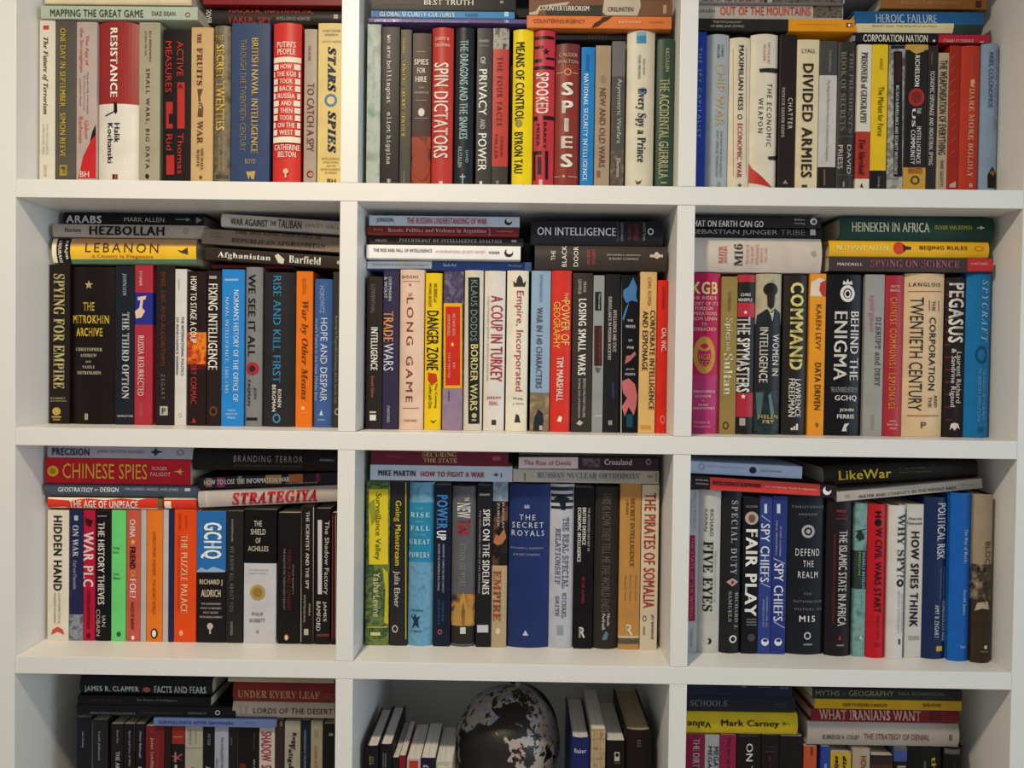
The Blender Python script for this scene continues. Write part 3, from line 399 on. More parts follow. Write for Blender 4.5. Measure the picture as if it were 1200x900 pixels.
V(580, 657, 261, 'dcd5c4', 'ivory', 'Empire, Incorporated', [('.p', [(606, 318), (604, 296), (614, 306), (618, 288), (627, 276), (636, 288), (640, 306), (650, 296), (646, 318)], '3a3532'), ('Empire, Incorporated', 606, 332, 640, 686, 'a23040', 'n'), ('Philip', 604, 706, 640, 718, '3a3834', 'an'), ('J. Stern', 602, 724, 642, 735, '3a3834', 'an'), ('.p', [(608, 795), (614, 765), (624, 770), (630, 796)], '3a3834')], h=1)
Zm(600, 230, 3)
V(66, 134, 262, '8aa4be', 'light blue', 'War in 140 Characters', [('.b', 690, 850, '8c7a60,6e6452,a08c6c:50'), ('PATRIKARAKOS', 96, 276, 108, 372, '5a7090', 'n'), ('WAR IN 140 CHARACTERS', 84, 390, 107, 676, '5c5360', ''), ('.p', [(74, 824), (78, 780), (92, 748), (108, 762), (112, 790), (104, 824)], '2a2c34'), ('.r', 96, 806, 106, 822, 'b0aca4')])
V(135, 209, 261, 'cb352b', 'red', 'The Power of Geography', [('THE', 184, 338, 198, 366, 'e8c470', 'n'), ('POWER OF', 172, 366, 204, 524, 'e8c470', 'n'), ('GEOGRAPHY', 145, 370, 170, 536, 'e8b450', 'n'), ('TIM MARSHALL', 156, 564, 181, 722, 'ece4da', ''), ('.p', [(158, 790), (166, 772), (176, 776), (172, 794)], 'e8dcd0')], h=1)
V(212, 282, 270, '383331', 'dark brown', 'Losing Small Wars', [('FRANK', 250, 300, 262, 340, 'b4b0aa', 'n'), ('LEDWIDGE', 232, 292, 245, 345, 'b4b0aa', 'n'), ('LOSING SMALL WARS', 232, 360, 261, 630, 'dcd8d2', 'B'), ('BRITISH MILITARY FAILURE', 248, 640, 259, 778, 'b4b0aa', 'n'), ('IN IRAQ AND AFGHANISTAN', 230, 640, 241, 780, 'b4b0aa', 'n'), ('.p', [(226, 800), (236, 786), (250, 796), (240, 806)], 'b4b0aa')])
V(284, 323, 278, '8d9292', 'slim pale grey', '=slim pale grey book with a black label near its top, second row', [('.r', 292, 336, 314, 402, '232427'), ('Michael Goodman', 303, 342, 311, 398, 'b4b8b8'), ('.r', 289, 455, 316, 596, '3f2624'), ('THE OFFICIAL HISTORY OF', 304, 462, 312, 590, '9c4438'), ('.p', [(292, 600), (312, 604), (304, 622), (296, 618)], '565a5a'), ('.r', 290, 770, 316, 774, 'bcc0be')])
V(325, 379, 274, '232124', 'black', 'Intelligence and State Surveillance in Modern Societies', [('INTELLIGENCE AND STATE', 354, 400, 368, 548, 'c4c0bc', ''), ('SURVEILLANCE IN MODERN SOCIETIES', 337, 352, 350, 576, 'c4c0bc', ''), ('.r', 350, 655, 360, 712, '34324e'), ('.r', 338, 788, 352, 804, '8c8a86')])
V(381, 446, 277, '17181c', 'black', '=black book with blue and pink ink plumes and pale side edges', [('.r', 382, 280, 385, 830, 'c8c0a8'), ('.p', [(392, 330), (410, 318), (426, 285), (440, 320), (436, 350), (442, 372), (420, 366), (402, 376), (390, 350)], '4878b0'), ('.p', [(388, 430), (398, 396), (412, 370), (404, 402), (392, 440)], '4878b0'), ('.p', [(396, 590), (402, 560), (416, 560), (432, 545), (436, 556), (416, 578)], 'b06a70'), ('.p', [(386, 650), (410, 640), (432, 660), (440, 700), (436, 740), (428, 770), (410, 740), (396, 774), (386, 740), (404, 710), (390, 690)], 'c06a72'), ('THE', 404, 432, 426, 442, 'c8ccd0', 'a'), ('WIRES', 398, 452, 434, 464, 'c8ccd0', 'a'), ('OF', 408, 502, 424, 512, 'c8ccd0', 'a'), ('WAR', 402, 526, 430, 537, 'c8ccd0', 'a'), ('JACOB', 400, 604, 430, 613, 'c8ccd0', 'a'), ('HELBERG', 396, 620, 434, 630, 'c8ccd0', 'a'), ('.r', 402, 766, 424, 812, '22485c')])
V(448, 507, 266, 'd6b276', 'sand', 'Corporate Intelligence and Espionage', [('CARL ROPER', 476, 284, 490, 386, '8c6c3c', 'n'), ('CORPORATE INTELLIGENCE', 482, 400, 502, 752, '3a2c20', ''), ('AND ESPIONAGE', 457, 402, 478, 614, '3a2c20', ''), ('.r', 452, 806, 488, 818, 'c89440')])
V(509, 553, 295, 'cb2a20', 'slim red', '=slim bright red book at the right end, second row middle', [('LATTMAN', 526, 318, 538, 396, '8c1c18', 'n'), ('CIA, INC.', 522, 462, 543, 548, 'e8dcd2', ''), ('.o', 520, 770, 538, 800, 'dc7468')], h=1)
Zm(400, 230, 3)
F(88, 668, 228, 256, '384c82', 'slim blue-and-white', '=slim blue book with a white left half, second row middle', [('.r', 88, 229, 318, 254, 'c9d0da'), ('INTELLIGENCE AND STRATEGY: ESSAYS', 112, 238, 306, 246, '6a7890', 'n'), ('Bad-Ad', 358, 236, 404, 248, 'b4c0d8', ''), ('Routledge', 588, 240, 636, 250, 'b4c0d8', 'n')], r=.072)
F(88, 630, 172, 226, 'cccdd1', 'white', 'The Rise and Fall of Intelligence', [('THE RISE AND FALL OF INTELLIGENCE', 112, 184, 320, 197, '323036', ''), ('AN INTERNATIONAL SECURITY HISTORY', 330, 190, 508, 201, 'b0686c', 'n'), ('WARNER', 517, 193, 558, 204, '323036', ''), ('.d', 573, 185, 604, 214, '2c2b30'), ('.d', 580, 184, 602, 204, 'cccdd1')])
F(96, 640, 143, 169, '2a2728', 'slim black', 'Psychology of Intelligence Analysis', [('HEUER', 120, 150, 162, 160, '9a9694', 'n'), ('PSYCHOLOGY OF INTELLIGENCE ANALYSIS', 203, 150, 564, 163, 'a09c9a', 'sn_'), ('.r', 598, 154, 616, 162, '9a9694')], r=.064)
F(92, 624, 106, 141, '6a2529', 'wine red', 'Politics and Violence in Argentina', [('Resets', 112, 112, 148, 122, 'b07c7c', 's'), ('Resets: Politics and Violence in Argentina', 163, 113, 510, 132, 'c49c98', 's'), ('.r', 520, 112, 522, 138, 'b07c7c'), ('Cambridge', 546, 120, 604, 129, 'b07c7c', 'sn')])
F(98, 627, 69, 104, 'a7b1bd', 'pale blue', 'The Russian Understanding of War', [('JONSSON', 123, 76, 184, 95, '2c2f3a', ''), ('THE RUSSIAN UNDERSTANDING OF WAR', 230, 76, 513, 99, '9c2f3c', ''), ('.d', 574, 78, 600, 102, '1f2128'), ('.d', 580, 77, 599, 93, 'a7b1bd')])
Zm(600, 230, 3)
F(80, 545, 172, 256, '37312f', 'dark brown', 'The Black Door', [('THE', 137, 190, 153, 226, 'c4bcb0', 'un'), ('BLACK', 175, 172, 193, 248, 'cfc8bc', 'un'), ('DOOR', 216, 175, 234, 247, 'cfc8bc', 'un'), ('SPIES, SECRET', 263, 186, 276, 240, 'a8483c', 'un'), ('INTELLIGENCE', 281, 186, 293, 240, 'a8483c', 'un'), ('RICHARD J. ALDRICH', 334, 203, 452, 212, 'a8a298', 'n'), ('& RORY CORMAC', 340, 216, 446, 225, 'a8a298', 'n'), ('.r', 485, 205, 530, 215, 'a8a298'), ('.d', 500, 196, 518, 220, 'b8b2a8')], h=1)
F(66, 532, 84, 164, '212129', 'black', 'On Intelligence', [('ON INTELLIGENCE', 88, 109, 366, 139, 'dcdad8', ''), ('.r', 371, 88, 373, 160, '5a5a60'), ('THE HISTORY OF', 408, 96, 420, 154, '7c3034', 'un'), ('ESPIONAGE', 428, 96, 446, 154, '7c3034', 'un'), ('JOHN HUGHES', 382, 92, 394, 158, '8c8a88', 'un'), ('WILSON', 460, 92, 470, 158, '8c8a88', 'un'), ('.o', 477, 112, 498, 136, 'c8c6c4')], h=1, pg=0)
# ---- second row, right
Cell(1, 2, .056); Zm(790, 230, 3)
V(50, 164, 270, 'ac1f4e', 'thick crimson', '=thick crimson book with a gold crest, second row right', [('.b', 630, 850, 'a01e50,a8386a,98204c:8'), ('KGB', 64, 300, 156, 345, 'e6d490', 'aB')] + [(t, 105-w_, y, 105+w_, y+14, 'e0a8a4', 'a') for t, w_, y in [('THE INSIDE', 48, 350), ('STORY OF ITS', 52, 370), ('FOREIGN', 32, 387), ('OPERATIONS', 48, 405), ('FROM LENIN', 48, 423), ('TO', 10, 442), ('GORBACHEV', 46, 460)]] + [('.o', 68, 492, 146, 624, 'b8853a'), ('.o', 80, 498, 134, 545, 'b8853a'), ('HGB', 86, 554, 128, 575, 'b8853a', 'a'), ('CCCP', 82, 578, 132, 596, 'b8853a', 'a'), ('CHRISTOPHER', 60, 681, 146, 692, 'dcb0b0', 'as'), ('ANDREW', 72, 698, 132, 708, 'dcb0b0', 'as'), ('&', 98, 714, 106, 722, 'dcb0b0', 'as'), ('OLEG', 84, 728, 120, 738, 'dcb0b0', 'as'), ('GORDIEVSKY', 60, 740, 146, 750, 'dcb0b0', 'as'), ('Hodder &', 70, 788, 126, 800, 'd08c98', 'a'), ('Stoughton', 68, 804, 128, 816, 'd08c98', 'a')], h=1)
V(165, 221, 282, '8e7945', 'olive gold', 'Spies for the Sultan', [('GURKAN', 188, 336, 200, 404, '5a4c2c', 'n'), ('Spies', 174, 428, 206, 506, 'd6cdaa', 's'), ('for the', 182, 512, 198, 545, 'd6cdaa', 's'), ('Sultan', 172, 552, 206, 700, 'd6cdaa', 's'), ('.o', 170, 792, 192, 820, '3c3426')])
V(222, 285, 275, '241f20', 'black-and-red', 'The Spymasters', [('.b', 260, 301, 'b03040'), ('.b', 374, 424, 'b03040'), ('.b', 692, 776, 'a82c3c'), ('CHRIS', 234, 340, 270, 352, 'd8d2cc', 'a'), ('WHIPPLE', 226, 358, 276, 371, 'd8d2cc', 'a'), ('.s', 244, 400, 258, 416, 'e8dcd4'), ('THE SPYMASTERS', 221, 424, 267, 690, 'dcd8d2', 'B'), ('.s', 234, 694, 252, 714, 'e8dcd4'), ('.r', 230, 780, 250, 806, '9c9890')], h=1)
V(287, 379, 272, '26272b', 'dark', 'Women in Intelligence', [('.b', 260, 450, '9c957c,b0a88c,7d7868:20'), ('.b', 684, 850, '2c3a3c,1c2426'), ('.d', 314, 304, 366, 352, '221d1c'), ('.p', [(326, 340), (356, 340), (352, 388), (340, 398), (328, 386)], '2e2522'), ('.p', [(290, 450), (294, 418), (326, 396), (340, 408), (356, 394), (376, 410), (378, 450)], '24282c'), ('.p', [(332, 402), (342, 412), (352, 400), (346, 440)], 'b8b4a4'), ('WOMEN IN', 344, 484, 371, 632, 'd4d0c8', ''), ('INTELLIGENCE', 300, 460, 330, 656, 'd4d0c8', ''), ('.p', [(290, 690), (314, 690), (306, 770), (294, 790)], '4c6668'), ('.p', [(330, 700), (340, 690), (352, 760), (342, 790)], '5c7476'), ('HELEN', 296, 768, 368, 782, 'c8b478', 'aB'), ('FRY', 310, 786, 352, 800, 'c8b478', 'aB')], h=1)
V(385, 474, 277, '292421', 'black', 'Command', [('COMMAND', 407, 302, 455, 612, 'd6ca80', 'B'), ('LAWRENCE', 424, 642, 446, 778, 'dcd8d0', ''), ('FREEDMAN', 402, 640, 424, 776, 'dcd8d0', ''), ('.r', 410, 814, 417, 822, 'd8d4cc'), ('.r', 419, 808, 425, 822, 'd8d4cc'), ('.r', 428, 800, 435, 822, 'd8d4cc')], h=1)
V(475, 532, 272, 'dd9228', 'orange', 'Data Driven', [('.p', [(478, 350), (482, 302), (510, 286), (534, 296), (534, 350), (510, 352)], 'd8c8b8'), ('.p', [(534, 294), (514, 304), (510, 330), (520, 350), (534, 354)], 'b03a34'), ('KAREN LEVY', 497, 380, 517, 542, '5a3c1c', 'n'), ('DATA DRIVEN', 492, 584, 515, 752, '4a2e16', ''), ('.d', 496, 796, 508, 812, '8c5a20')])
Zm(980, 230, 3)
V(-36, 97, 275, '17161a', 'thick black', 'Behind the Enigma', [('.o', 14, 312, 66, 372, 'd8d4d0'), ('.o', 28, 328, 52, 358, 'd8d4d0'), ('.p', [(22, 310), (26, 296), (34, 304), (40, 290), (46, 304), (54, 296), (58, 310)], 'd8d4d0'), ('BEHIND THE', 48, 404, 81, 648, 'd8d4d0', ''), ('ENIGMA', -8, 404, 38, 648, 'd8d4d0', ''), ('THE AUTHORISED HISTORY OF', -18, 670, 76, 690, '9c9894', 'an'), ('GCHQ', -6, 699, 74, 722, 'dcd8d4', 'a'), ('JOHN', 10, 745, 62, 760, 'dcd8d4', 'a'), ('FERRIS', 2, 766, 64, 782, 'dcd8d4', 'a'), ('.p', [(18, 826), (28, 800), (46, 798), (34, 812), (36, 826)], 'c8c4c0')], h=1)
V(99, 168, 275, '969490', 'grey', 'Disrupt and Deny', [('spurgeon', 112, 346, 131, 476, 'a86a78', 'n'), ('DISRUPT and DENY', 135, 424, 157, 668, '35322f', 'mn'), ('.r', 122, 770, 132, 820, '87857f')])
V(170, 239, 278, 'a52f38', 'red', 'Chinese Communist Espionage', [('MATTIS', 192, 312, 224, 322, 'dcb0a8', 'a'), ('BRAZIL', 190, 326, 226, 336, 'dcb0a8', 'a'), ('CHINESE COMMUNIST ESPIONAGE', 186, 354, 210, 752, 'd8923c', '_'), ('NAVAL', 186, 786, 212, 794, 'dcb0a8', 'a'), ('INSTITUTE', 178, 799, 218, 807, 'dcb0a8', 'a'), ('PRESS', 186, 812, 212, 820, 'dcb0a8', 'a')], h=1)
V(241, 384, 271, 'd3b78f', 'thick tan', 'The Corporation and the Twentieth Century', [('LANGLOIS', 258, 303, 370, 318, '2a231e', 'a_'), ('.r', 256, 333, 376, 336, 'a8443a'), ('.r', 362, 366, 365, 404, '9a3c34'), ('.r', 326, 366, 329, 404, '9a3c34'), ('THE', 336, 366, 350, 404, '2a231e', ''), ('CORPORATION', 324, 424, 350, 684, '2a231e', ''), ('AND', 344, 698, 358, 744, '2a231e', ''), ('THE', 322, 704, 336, 744, '2a231e', ''), ('TWENTIETH CENTURY', 258, 354, 304, 756, '2a231e', 'n'), ('.r', 252, 770, 364, 773, 'a8443a'), ('P', 296, 793, 316, 816, '3a302a', 'an')], h=1)
V(386, 458, 285, '271f21', 'black', '=black book with red streaks along its left edge, second row right', [('.r', 387, 300+44*k, 400+(k*5) % 12, 303+44*k, '8c3038') for k in range(12)] + [('PEGASUS', 396, 304, 450, 516, 'e2ddd6', 'B'), ('Laurent Richard', 420, 546, 441, 728, 'd0ccc6', ''), ('& Sandrine Rigaud', 398, 534, 420, 742, 'd0ccc6', ''), ('.p', [(398, 822), (402, 800), (414, 796), (428, 800), (434, 820), (424, 812), (414, 824), (406, 812)], 'd8d4d0')], h=1)
V(459, 547, 271, '2074b0', 'bright blue', 'Spycraft', [('SPYCRAFT', 510, 292, 536, 514, '8cbcdc', 'in_'), ('.o', 488, 525, 534, 590, '14507c'), ('CLASSIC SPYCRAFT', 514, 608, 526, 790, '6ca8d0', 'n'), ('H. KEITH MELTON', 496, 606, 508, 790, '6ca8d0', 'n'), ('.r', 498, 812, 520, 830, '185888')], h=1)
Zm(790, 230, 3)
F(36, 520, 144, 268, 'aca298', 'thick cream', '=thick cream book with a two-letter black title and number, second row right', [('KEITH', 156, 176, 172, 236, 'a84c44', 'us'), ('JEFFERY', 174, 172, 188, 236, 'a84c44', 'us'), ('MI6', 210, 166, 242, 246, '332e2c', 'us'), ('THE HISTORY OF', 252, 168, 264, 240, 'a8604c', 'un'), ('THE SECRET', 268, 172, 280, 238, 'a8604c', 'un'), ('INTELLIGENCE', 286, 168, 298, 240, 'a8604c', 'un'), ('SERVICE', 302, 180, 312, 236, 'a8604c', 'un'), ('1909-1949', 318, 180, 328, 236, 'a8604c', 'un'), ('.p', [(480, 200), (496, 192), (500, 208), (490, 214)], '8c8278')], h=1)
F(30, 520, 113, 142, '1b1a1b', 'slim black', 'Tribe', [('SEBASTIAN JUNGER', 62, 117, 364, 139, '8c8a86', 'n'), ('TRIBE', 372, 117, 460, 138, '6a6864', 'n'), ('.r', 478, 116, 497, 137, 'a8a6a0')], r=.06)
F(30, 516, 72, 111, '232120', 'black', '=black book topmost of the left flat pile, second row right', [('WHAT ON EARTH CAN GO', 44, 85, 314, 109, 'cdc9c2', ''), ('Richard', 422, 78, 458, 87, 'a8a49c', 'n'), ('Fenning', 422, 92, 460, 101, 'a8a49c', 'n'), ('.d', 478, 77, 502, 101, 'c4c0b8'), ('.d', 484, 83, 498, 97, '4a4846')])
Zm(980, 230, 3)
F(-26, 551, 215, 267, '3a2f30', 'dark brown', 'Spying on Science', [('.r', 461, 216, 551, 263, 'a83038'), ('MADDRELL', 2, 233, 92, 245, 'b8b0a8', ''), ('SPYING ON SCIENCE', 118, 223, 432, 252, '84505c', 's'), ('OXFORD', 470, 233, 532, 243, 'dca09c', 'a')])
F(-24, 538, 156, 211, 'd29a22', 'golden yellow', 'Beijing Rules', [('BETHANY ALLEN', 0, 172, 182, 191, 'e6cc84', ''), ('.d', 200, 160, 244, 204, 'b03a24'), ('.p', [(234, 168), (246, 176), (264, 178), (262, 188), (246, 188), (236, 198)], '33241c'), ('BEIJING RULES', 291, 174, 461, 193, '4a3416', ''), ('.o', 484, 174, 520, 194, 'a87a20')], h=1)
F(15, 557, 72, 152, '1f3a30', 'dark green', '=dark green hardback on top of the yellow book, second row right', [('HEINEKEN IN AFRICA', 54, 91, 328, 127, 'c8c4b0', ''), ('OLIVIER VAN BEEMEN', 344, 102, 476, 119, '9aa440', ''), ('.r', 494, 110, 512, 113, 'b4b8ac'), ('.p', [(506, 104), (522, 111), (506, 118)], 'b4b8ac')], h=1)
# ---- third row, left
Cell(2, 0, .07); Zm(0, 510, 3.103)
V(171, 249, 272, 'd5ccbb', 'cream', 'Hidden Hand', [('HIDDEN HAND', 195, 292, 227, 566, '26231f', 'B'), ('CLIVE HAMILTON &', 212, 572, 221, 684, '6f695f', 'n'), ('MAREIKE OHLBERG', 196, 572, 205, 684, '6f695f', 'n'), ('.p', [(186, 726), (192, 706), (210, 696), (228, 706), (234, 726), (222, 720), (210, 714), (198, 720)], 'b8503c')])
V(251, 301, 272, '22274a', 'slim navy', 'On War', [('.b', 652, 745, '4c5668,8a8f98,39425a:70'), ('.r', 270, 292, 284, 310, 'a8acba'), ('ON WAR', 264, 326, 288, 442, 'b4b8c6', 's'), ('Carl von Clausewitz', 266, 455, 281, 560, '9ca2b4', 's')])
V(302, 345, 272, 'ab1b36', 'crimson', 'War plc', [('.p', [(310, 300), (338, 310), (330, 335), (312, 325)], '3a1018'), ('WAR PLC', 303, 350, 342, 552, 'd8bcbc', 'B'), ('STEPHEN ARMSTRONG', 316, 562, 329, 704, '4a1018', ''), ('.r', 316, 720, 328, 738, '4a1018')])
V(347, 403, 276, '191518', 'black', 'The History Thieves', [('.r', 354, 292, 388, 296, '8a8680'), ('THE HISTORY THIEVES', 356, 315, 382, 616, 'dcd7cf', ''), ('IAN', 371, 655, 386, 696, 'b0aaa0', 'n'), ('COBAIN', 350, 632, 366, 730, 'b0aaa0', 'n')])
V(404, 457, 272, '68c872', 'bright green', 'Going Dark', [('Going', 410, 404, 436, 416, '22502c', 'a'), ('Dark', 410, 420, 434, 430, '22502c', 'a'), ('Julia', 412, 500, 436, 510, '22502c', 'a'), ('Ebner', 412, 514, 440, 524, '22502c', 'a'), ('.d', 424, 714, 440, 732, '2c5834')])
V(459, 510, 270, 'bd5544', 'coral', 'China: Friend or Foe?', [('CHINA', 472, 305, 494, 372, 'e8dcd0', ''), ('.s', 474, 376, 494, 400, 'e0b040'), ('FRIEND', 472, 405, 494, 486, '221a1a', 'B'), ('OR', 474, 490, 494, 518, 'e0a050', ''), ('FOE?', 472, 522, 496, 592, 'e8dcd0', ''), ('HUGO DE BURGH', 476, 606, 489, 706, '2a1c1c'), ('.d', 478, 728, 490, 744, 'e8d4c8')])
V(511, 531, 270, 'b0acab', 'slim white', '=narrow white strip of a book left of the plain orange spine', [])
V(532, 591, 270, 'dc7426', 'orange', 'The Secret World', [('CHRISTOPHER ANDREW', 555, 350, 568, 512, '8c4416', 'n'), ('THE SECRET WORLD', 554, 522, 567, 652, '8c4416', 'n'), ('.d', 548, 702, 574, 740, '2a2220'), ('.d', 553, 708, 568, 734, 'e6dccf')])
V(592, 612, 270, 'b4b1b3', 'slim white', '=narrow white strip of a book right of the plain orange spine', [])
V(613, 631, 272, '20294a', 'slim navy', '=narrow navy strip of a book before the bright orange hardback', [])
V(632, 713, 268, 'd8491a', 'bright orange', 'The Puzzle Palace', [('JAMES', 672, 290, 682, 340, 'a8341a', 'n'), ('BAMFORD', 648, 285, 660, 346, 'a8341a', 'n'), ('THE PUZZLE PALACE', 658, 360, 684, 648, 'e8b894', ''), ('AMERICAS NATIONAL SECURITY AGENCY', 646, 362, 654, 644, 'a8341a', 'n'), ('.d', 652, 708, 666, 730, 'e0a080')])
Zm(210, 510, 3.103)
V(60, 169, 277, '1d1a1c', 'black-and-blue', '=book with a blue top, huge white letters and black lower half, third row', [('.b', 260, 496, '2a68a8'), ('.p', [(62, 496), (80, 480), (100, 490), (124, 478), (166, 492), (166, 498), (62, 498)], '8ca8c0'), ('GCHQ', 78, 316, 156, 450, 'dce4ea', 'B'), ('RICHARD J', 74, 523, 158, 548, 'd8c8ae', 'a'), ('ALDRICH', 80, 560, 152, 588, 'd8c8ae', 'a')] + [(t, 116-w_, y, 116+w_, y+9, 'c0b8b0', 'a') for t, w_, y in [('THE UNCENSORED', 36, 608), ("STORY OF BRITAIN'S", 38, 624), ('MOST SECRET', 28, 640), ('INTELLIGENCE AGENCY', 42, 656)]] + [('.d', 102, 682, 124, 706, 'b4aca4'), ('.r', 110, 704, 116, 722, 'b4aca4')])
V(170, 232, 276, '262322', 'black', 'We Know All About You', [('RHODRI JEFFREYS-JONES', 188, 304, 198, 388, 'a49e96', 'n'), ('WE KNOW ALL ABOUT YOU', 184, 402, 200, 642, '787269', 'n_'), ('OXFORD', 186, 676, 196, 728, 'a49e96', 'n')])
V(235, 353, 270, 'bfbec4', 'thick black-and-white', 'The Shield of Achilles', [('.b', 250, 466, '17130f'), ('THE', 272, 310, 302, 332, 'c8c2b4', 'an'), ('SHIELD', 260, 340, 316, 362, 'c8c2b4', 'an'), ('OF', 278, 372, 298, 393, 'c8c2b4', 'an'), ('ACHILLES', 250, 402, 326, 422, 'c8c2b4', 'an'), ('WAR, PEACE AND THE', 250, 487, 326, 493, '6a6870', 'an'), ('COURSE OF HISTORY', 252, 499, 322, 505, '6a6870', 'an'), ('.d', 258, 543, 313, 600, 'a8904c'), ('.d', 268, 553, 303, 590, '8a7440'), ('PHILIP', 264, 643, 306, 657, '55545a', 'an'), ('BOBBITT', 256, 666, 314, 681, '55545a', 'an'), ('.d', 280, 708, 290, 720, '8c8a90')])
V(358, 439, 282, '1b1819', 'black', 'Terror and Consent', [('TERROR AND CONSENT', 392, 412, 408, 640, '6a2f30', ''), ('THE WARS FOR THE TWENTY-FIRST CENTURY', 378, 410, 387, 636, '8a8480', 'n'), ('PHILIP BOBBITT', 411, 470, 418, 580, '8a8480', 'n'), ('.d', 382, 724, 398, 746, 'c08448'), ('.d', 386, 728, 394, 744, 'e0d8cc')])
V(441, 491, 258, '1e1a1a', 'slim black', 'The Scientist and the Spy', [('.r', 441, 262, 444, 752, 'b8b4a8'), ('.r', 487, 262, 490, 752, 'b8b4a8'), ('THE SCIENTIST AND THE SPY', 460, 276, 474, 560, 'd8d2c8', ''), ('MARA', 470, 612, 479, 658, 'b4aea4', 'n'), ('HVISTENDAHL', 452, 580, 461, 682, 'b4aea4', 'n'), ('.r', 454, 704, 470, 726, 'b4aea4')])
V(493, 550, 266, '1c191b', 'black', 'The Shadow Factory', [('.r', 504, 308, 519, 578, 'c8c8cc'), ('The Shadow Factory', 524, 310, 546, 580, 'c8c4be', 'n'), ('JAMES', 521, 603, 537, 678, 'd0ccc6', ''), ('BAMFORD', 498, 603, 515, 712, 'd0ccc6', ''), ('.r', 500, 722, 546, 732, '6a3434')])
V(553, 590, 282, '2a1416', 'dark red', '=dark red-edged book half hidden by the divider, third row left', [('.r', 556, 290, 559, 740, '8a3030'), ('.r', 568, 290, 570, 740, 'a88a80')])
Zm(0, 510, 3.103)
F(172, 590, 226, 270, 'bf2f22', 'red-and-cream', 'The Age of Unpeace', [('.p', [(172, 226), (590, 226), (590, 232), (540, 229), (500, 236), (440, 230), (380, 236), (320, 230), (250, 237), (172, 231)], 'd8ccb4'), ('.p', [(172, 264), (230, 260), (250, 268), (590, 266), (590, 270), (172, 270)], 'cdbca4'), ('THE AGE OF UNPEACE', 252, 237, 503, 266, 'e6dccb', 'B'), ('.r', 572, 228, 590, 269, '55583a')], h=1)
F(594, 714, 226, 272, 'c03022', 'red-and-cream', '=short red-and-cream book end beside the pale grey spine, third row left', [('.r', 594, 226, 714, 234, 'd2c6ae'), ('.r', 598, 240, 622, 268, 'd8c8b4')], h=1)
F(158, 716, 181, 219, '3c4653', 'slate grey', 'Geostrategy by Design', [('GEOSTRATEGY', 212, 189, 340, 207, 'c8ccd0', ''), ('BY', 345, 194, 358, 203, 'c8ccd0', ''), ('DESIGN', 364, 189, 433, 207, 'c8ccd0', ''), ('MACAFFREY, HENISZ, AND JONES', 456, 191, 650, 205, '8e959e', 'n'), ('.r', 672, 193, 692, 203, '9ca2aa')], h=1, r=.062)
F(163, 693, 85, 176, 'ad1d27', 'red', 'Chinese Spies', [('.d', 172, 111, 213, 150, 'cf9a24'), ('.d', 182, 120, 203, 141, '8c7a1c'), ('CHINESE SPIES', 228, 103, 537, 159, 'd89a3c', 'n'), ('ROGER', 554, 114, 610, 128, 'd8aca4', 'n'), ('FALIGOT', 548, 134, 622, 150, 'd8aca4', 'n'), ('.p', [(632, 132), (650, 129), (660, 120), (658, 130), (670, 132), (658, 135), (660, 146), (650, 136)], 'd8a060')])
F(172, 700, 41, 83, '92939f', 'grey', 'Precision', [('PRECISION', 190, 46, 327, 74, '262c48', 'B'), ('JAMES PATTON ROGERS', 352, 54, 527, 69, '76525c', 'n'), ('.p', [(546, 62), (560, 56), (566, 46), (574, 56), (594, 61), (574, 66), (566, 76), (560, 67)], '22283c'), ('.o', 642, 52, 670, 74, '6a6c7c')])
Zm(210, 510, 3.103)
F(68, 600, 202, 268, '9f9791', 'grey', 'Strategiya', [('JONSSON', 92, 205, 106, 262, 'd4cec6', 'd'), ('STRATEGIYA', 190, 193, 502, 258, 'a8222e', 'iB')], dy=-24, h=1, r=.063)
F(72, 600, 152, 199, '241c20', 'dark', 'How to Lose the Information War', [('.r', 96, 156, 120, 188, '8c6a48'), ('.r', 136, 154, 166, 188, '8a3858'), ('.r', 214, 148, 228, 178, '7c7a50'), ('.r', 314, 144, 372, 176, '9c7c44'), ('.r', 398, 140, 450, 172, 'a05c34'), ('.r', 498, 138, 512, 170, '6a2438'), ('HOW TO LOSE THE INFORMATION WAR', 90, 148, 402, 184, 'dcd6cc', ''), ('NINA JANKOWICZ', 386, 168, 504, 180, 'b8b0a6', 'n')], dy=-20, r=.068)
F(50, 590, 53, 132, '171416', 'thick black', 'Branding Terror', [('BRANDING TERROR', 198, 74, 450, 99, '84807a', 'n_'), ('ARTUR BEIFUSS AND FRANCESCO TRIVINI BELLINI', 200, 108, 446, 116, '4a4644', 'n'), ('MERRELL', 512, 86, 568, 95, '9c9892', '')], h=1)
# ---- third row, middle
Cell(2, 1, .07); Zm(400, 510, 3.103)
V(88, 175, 168, '3c5c44,6c7a3a,284636,7d8c40:40', 'green-and-yellow', 'Surveillance Valley', [('.r', 100, 196, 170, 470, 'cdb92c'), ('.p', [(100, 250), (120, 230), (130, 300), (110, 330)], '8a8a2c'), ('Surveillance Valley', 118, 210, 146, 454, '38401c', 'n'), ('Yasha Levine', 116, 498, 142, 662, 'c8c89c', 'n'), ('.p', [(150, 480), (170, 500), (170, 690), (156, 680), (160, 560)], 'b8a82c'), ('.r', 92, 696, 168, 699, 'c4b844'), ('.r', 106, 716, 142, 728, 'c4c07c')])
V(177, 241, 168, '292729', 'charcoal', 'Going Mainstream', [('.r', 233, 172, 236, 742, 'c0b428'), ('Going Mainstream', 189, 236, 218, 474, 'c8b62c', ''), ('Julia Ebner', 186, 492, 214, 626, 'c4c0bc', 'n'), ('.o', 184, 690, 206, 718, 'a8a4a0')])
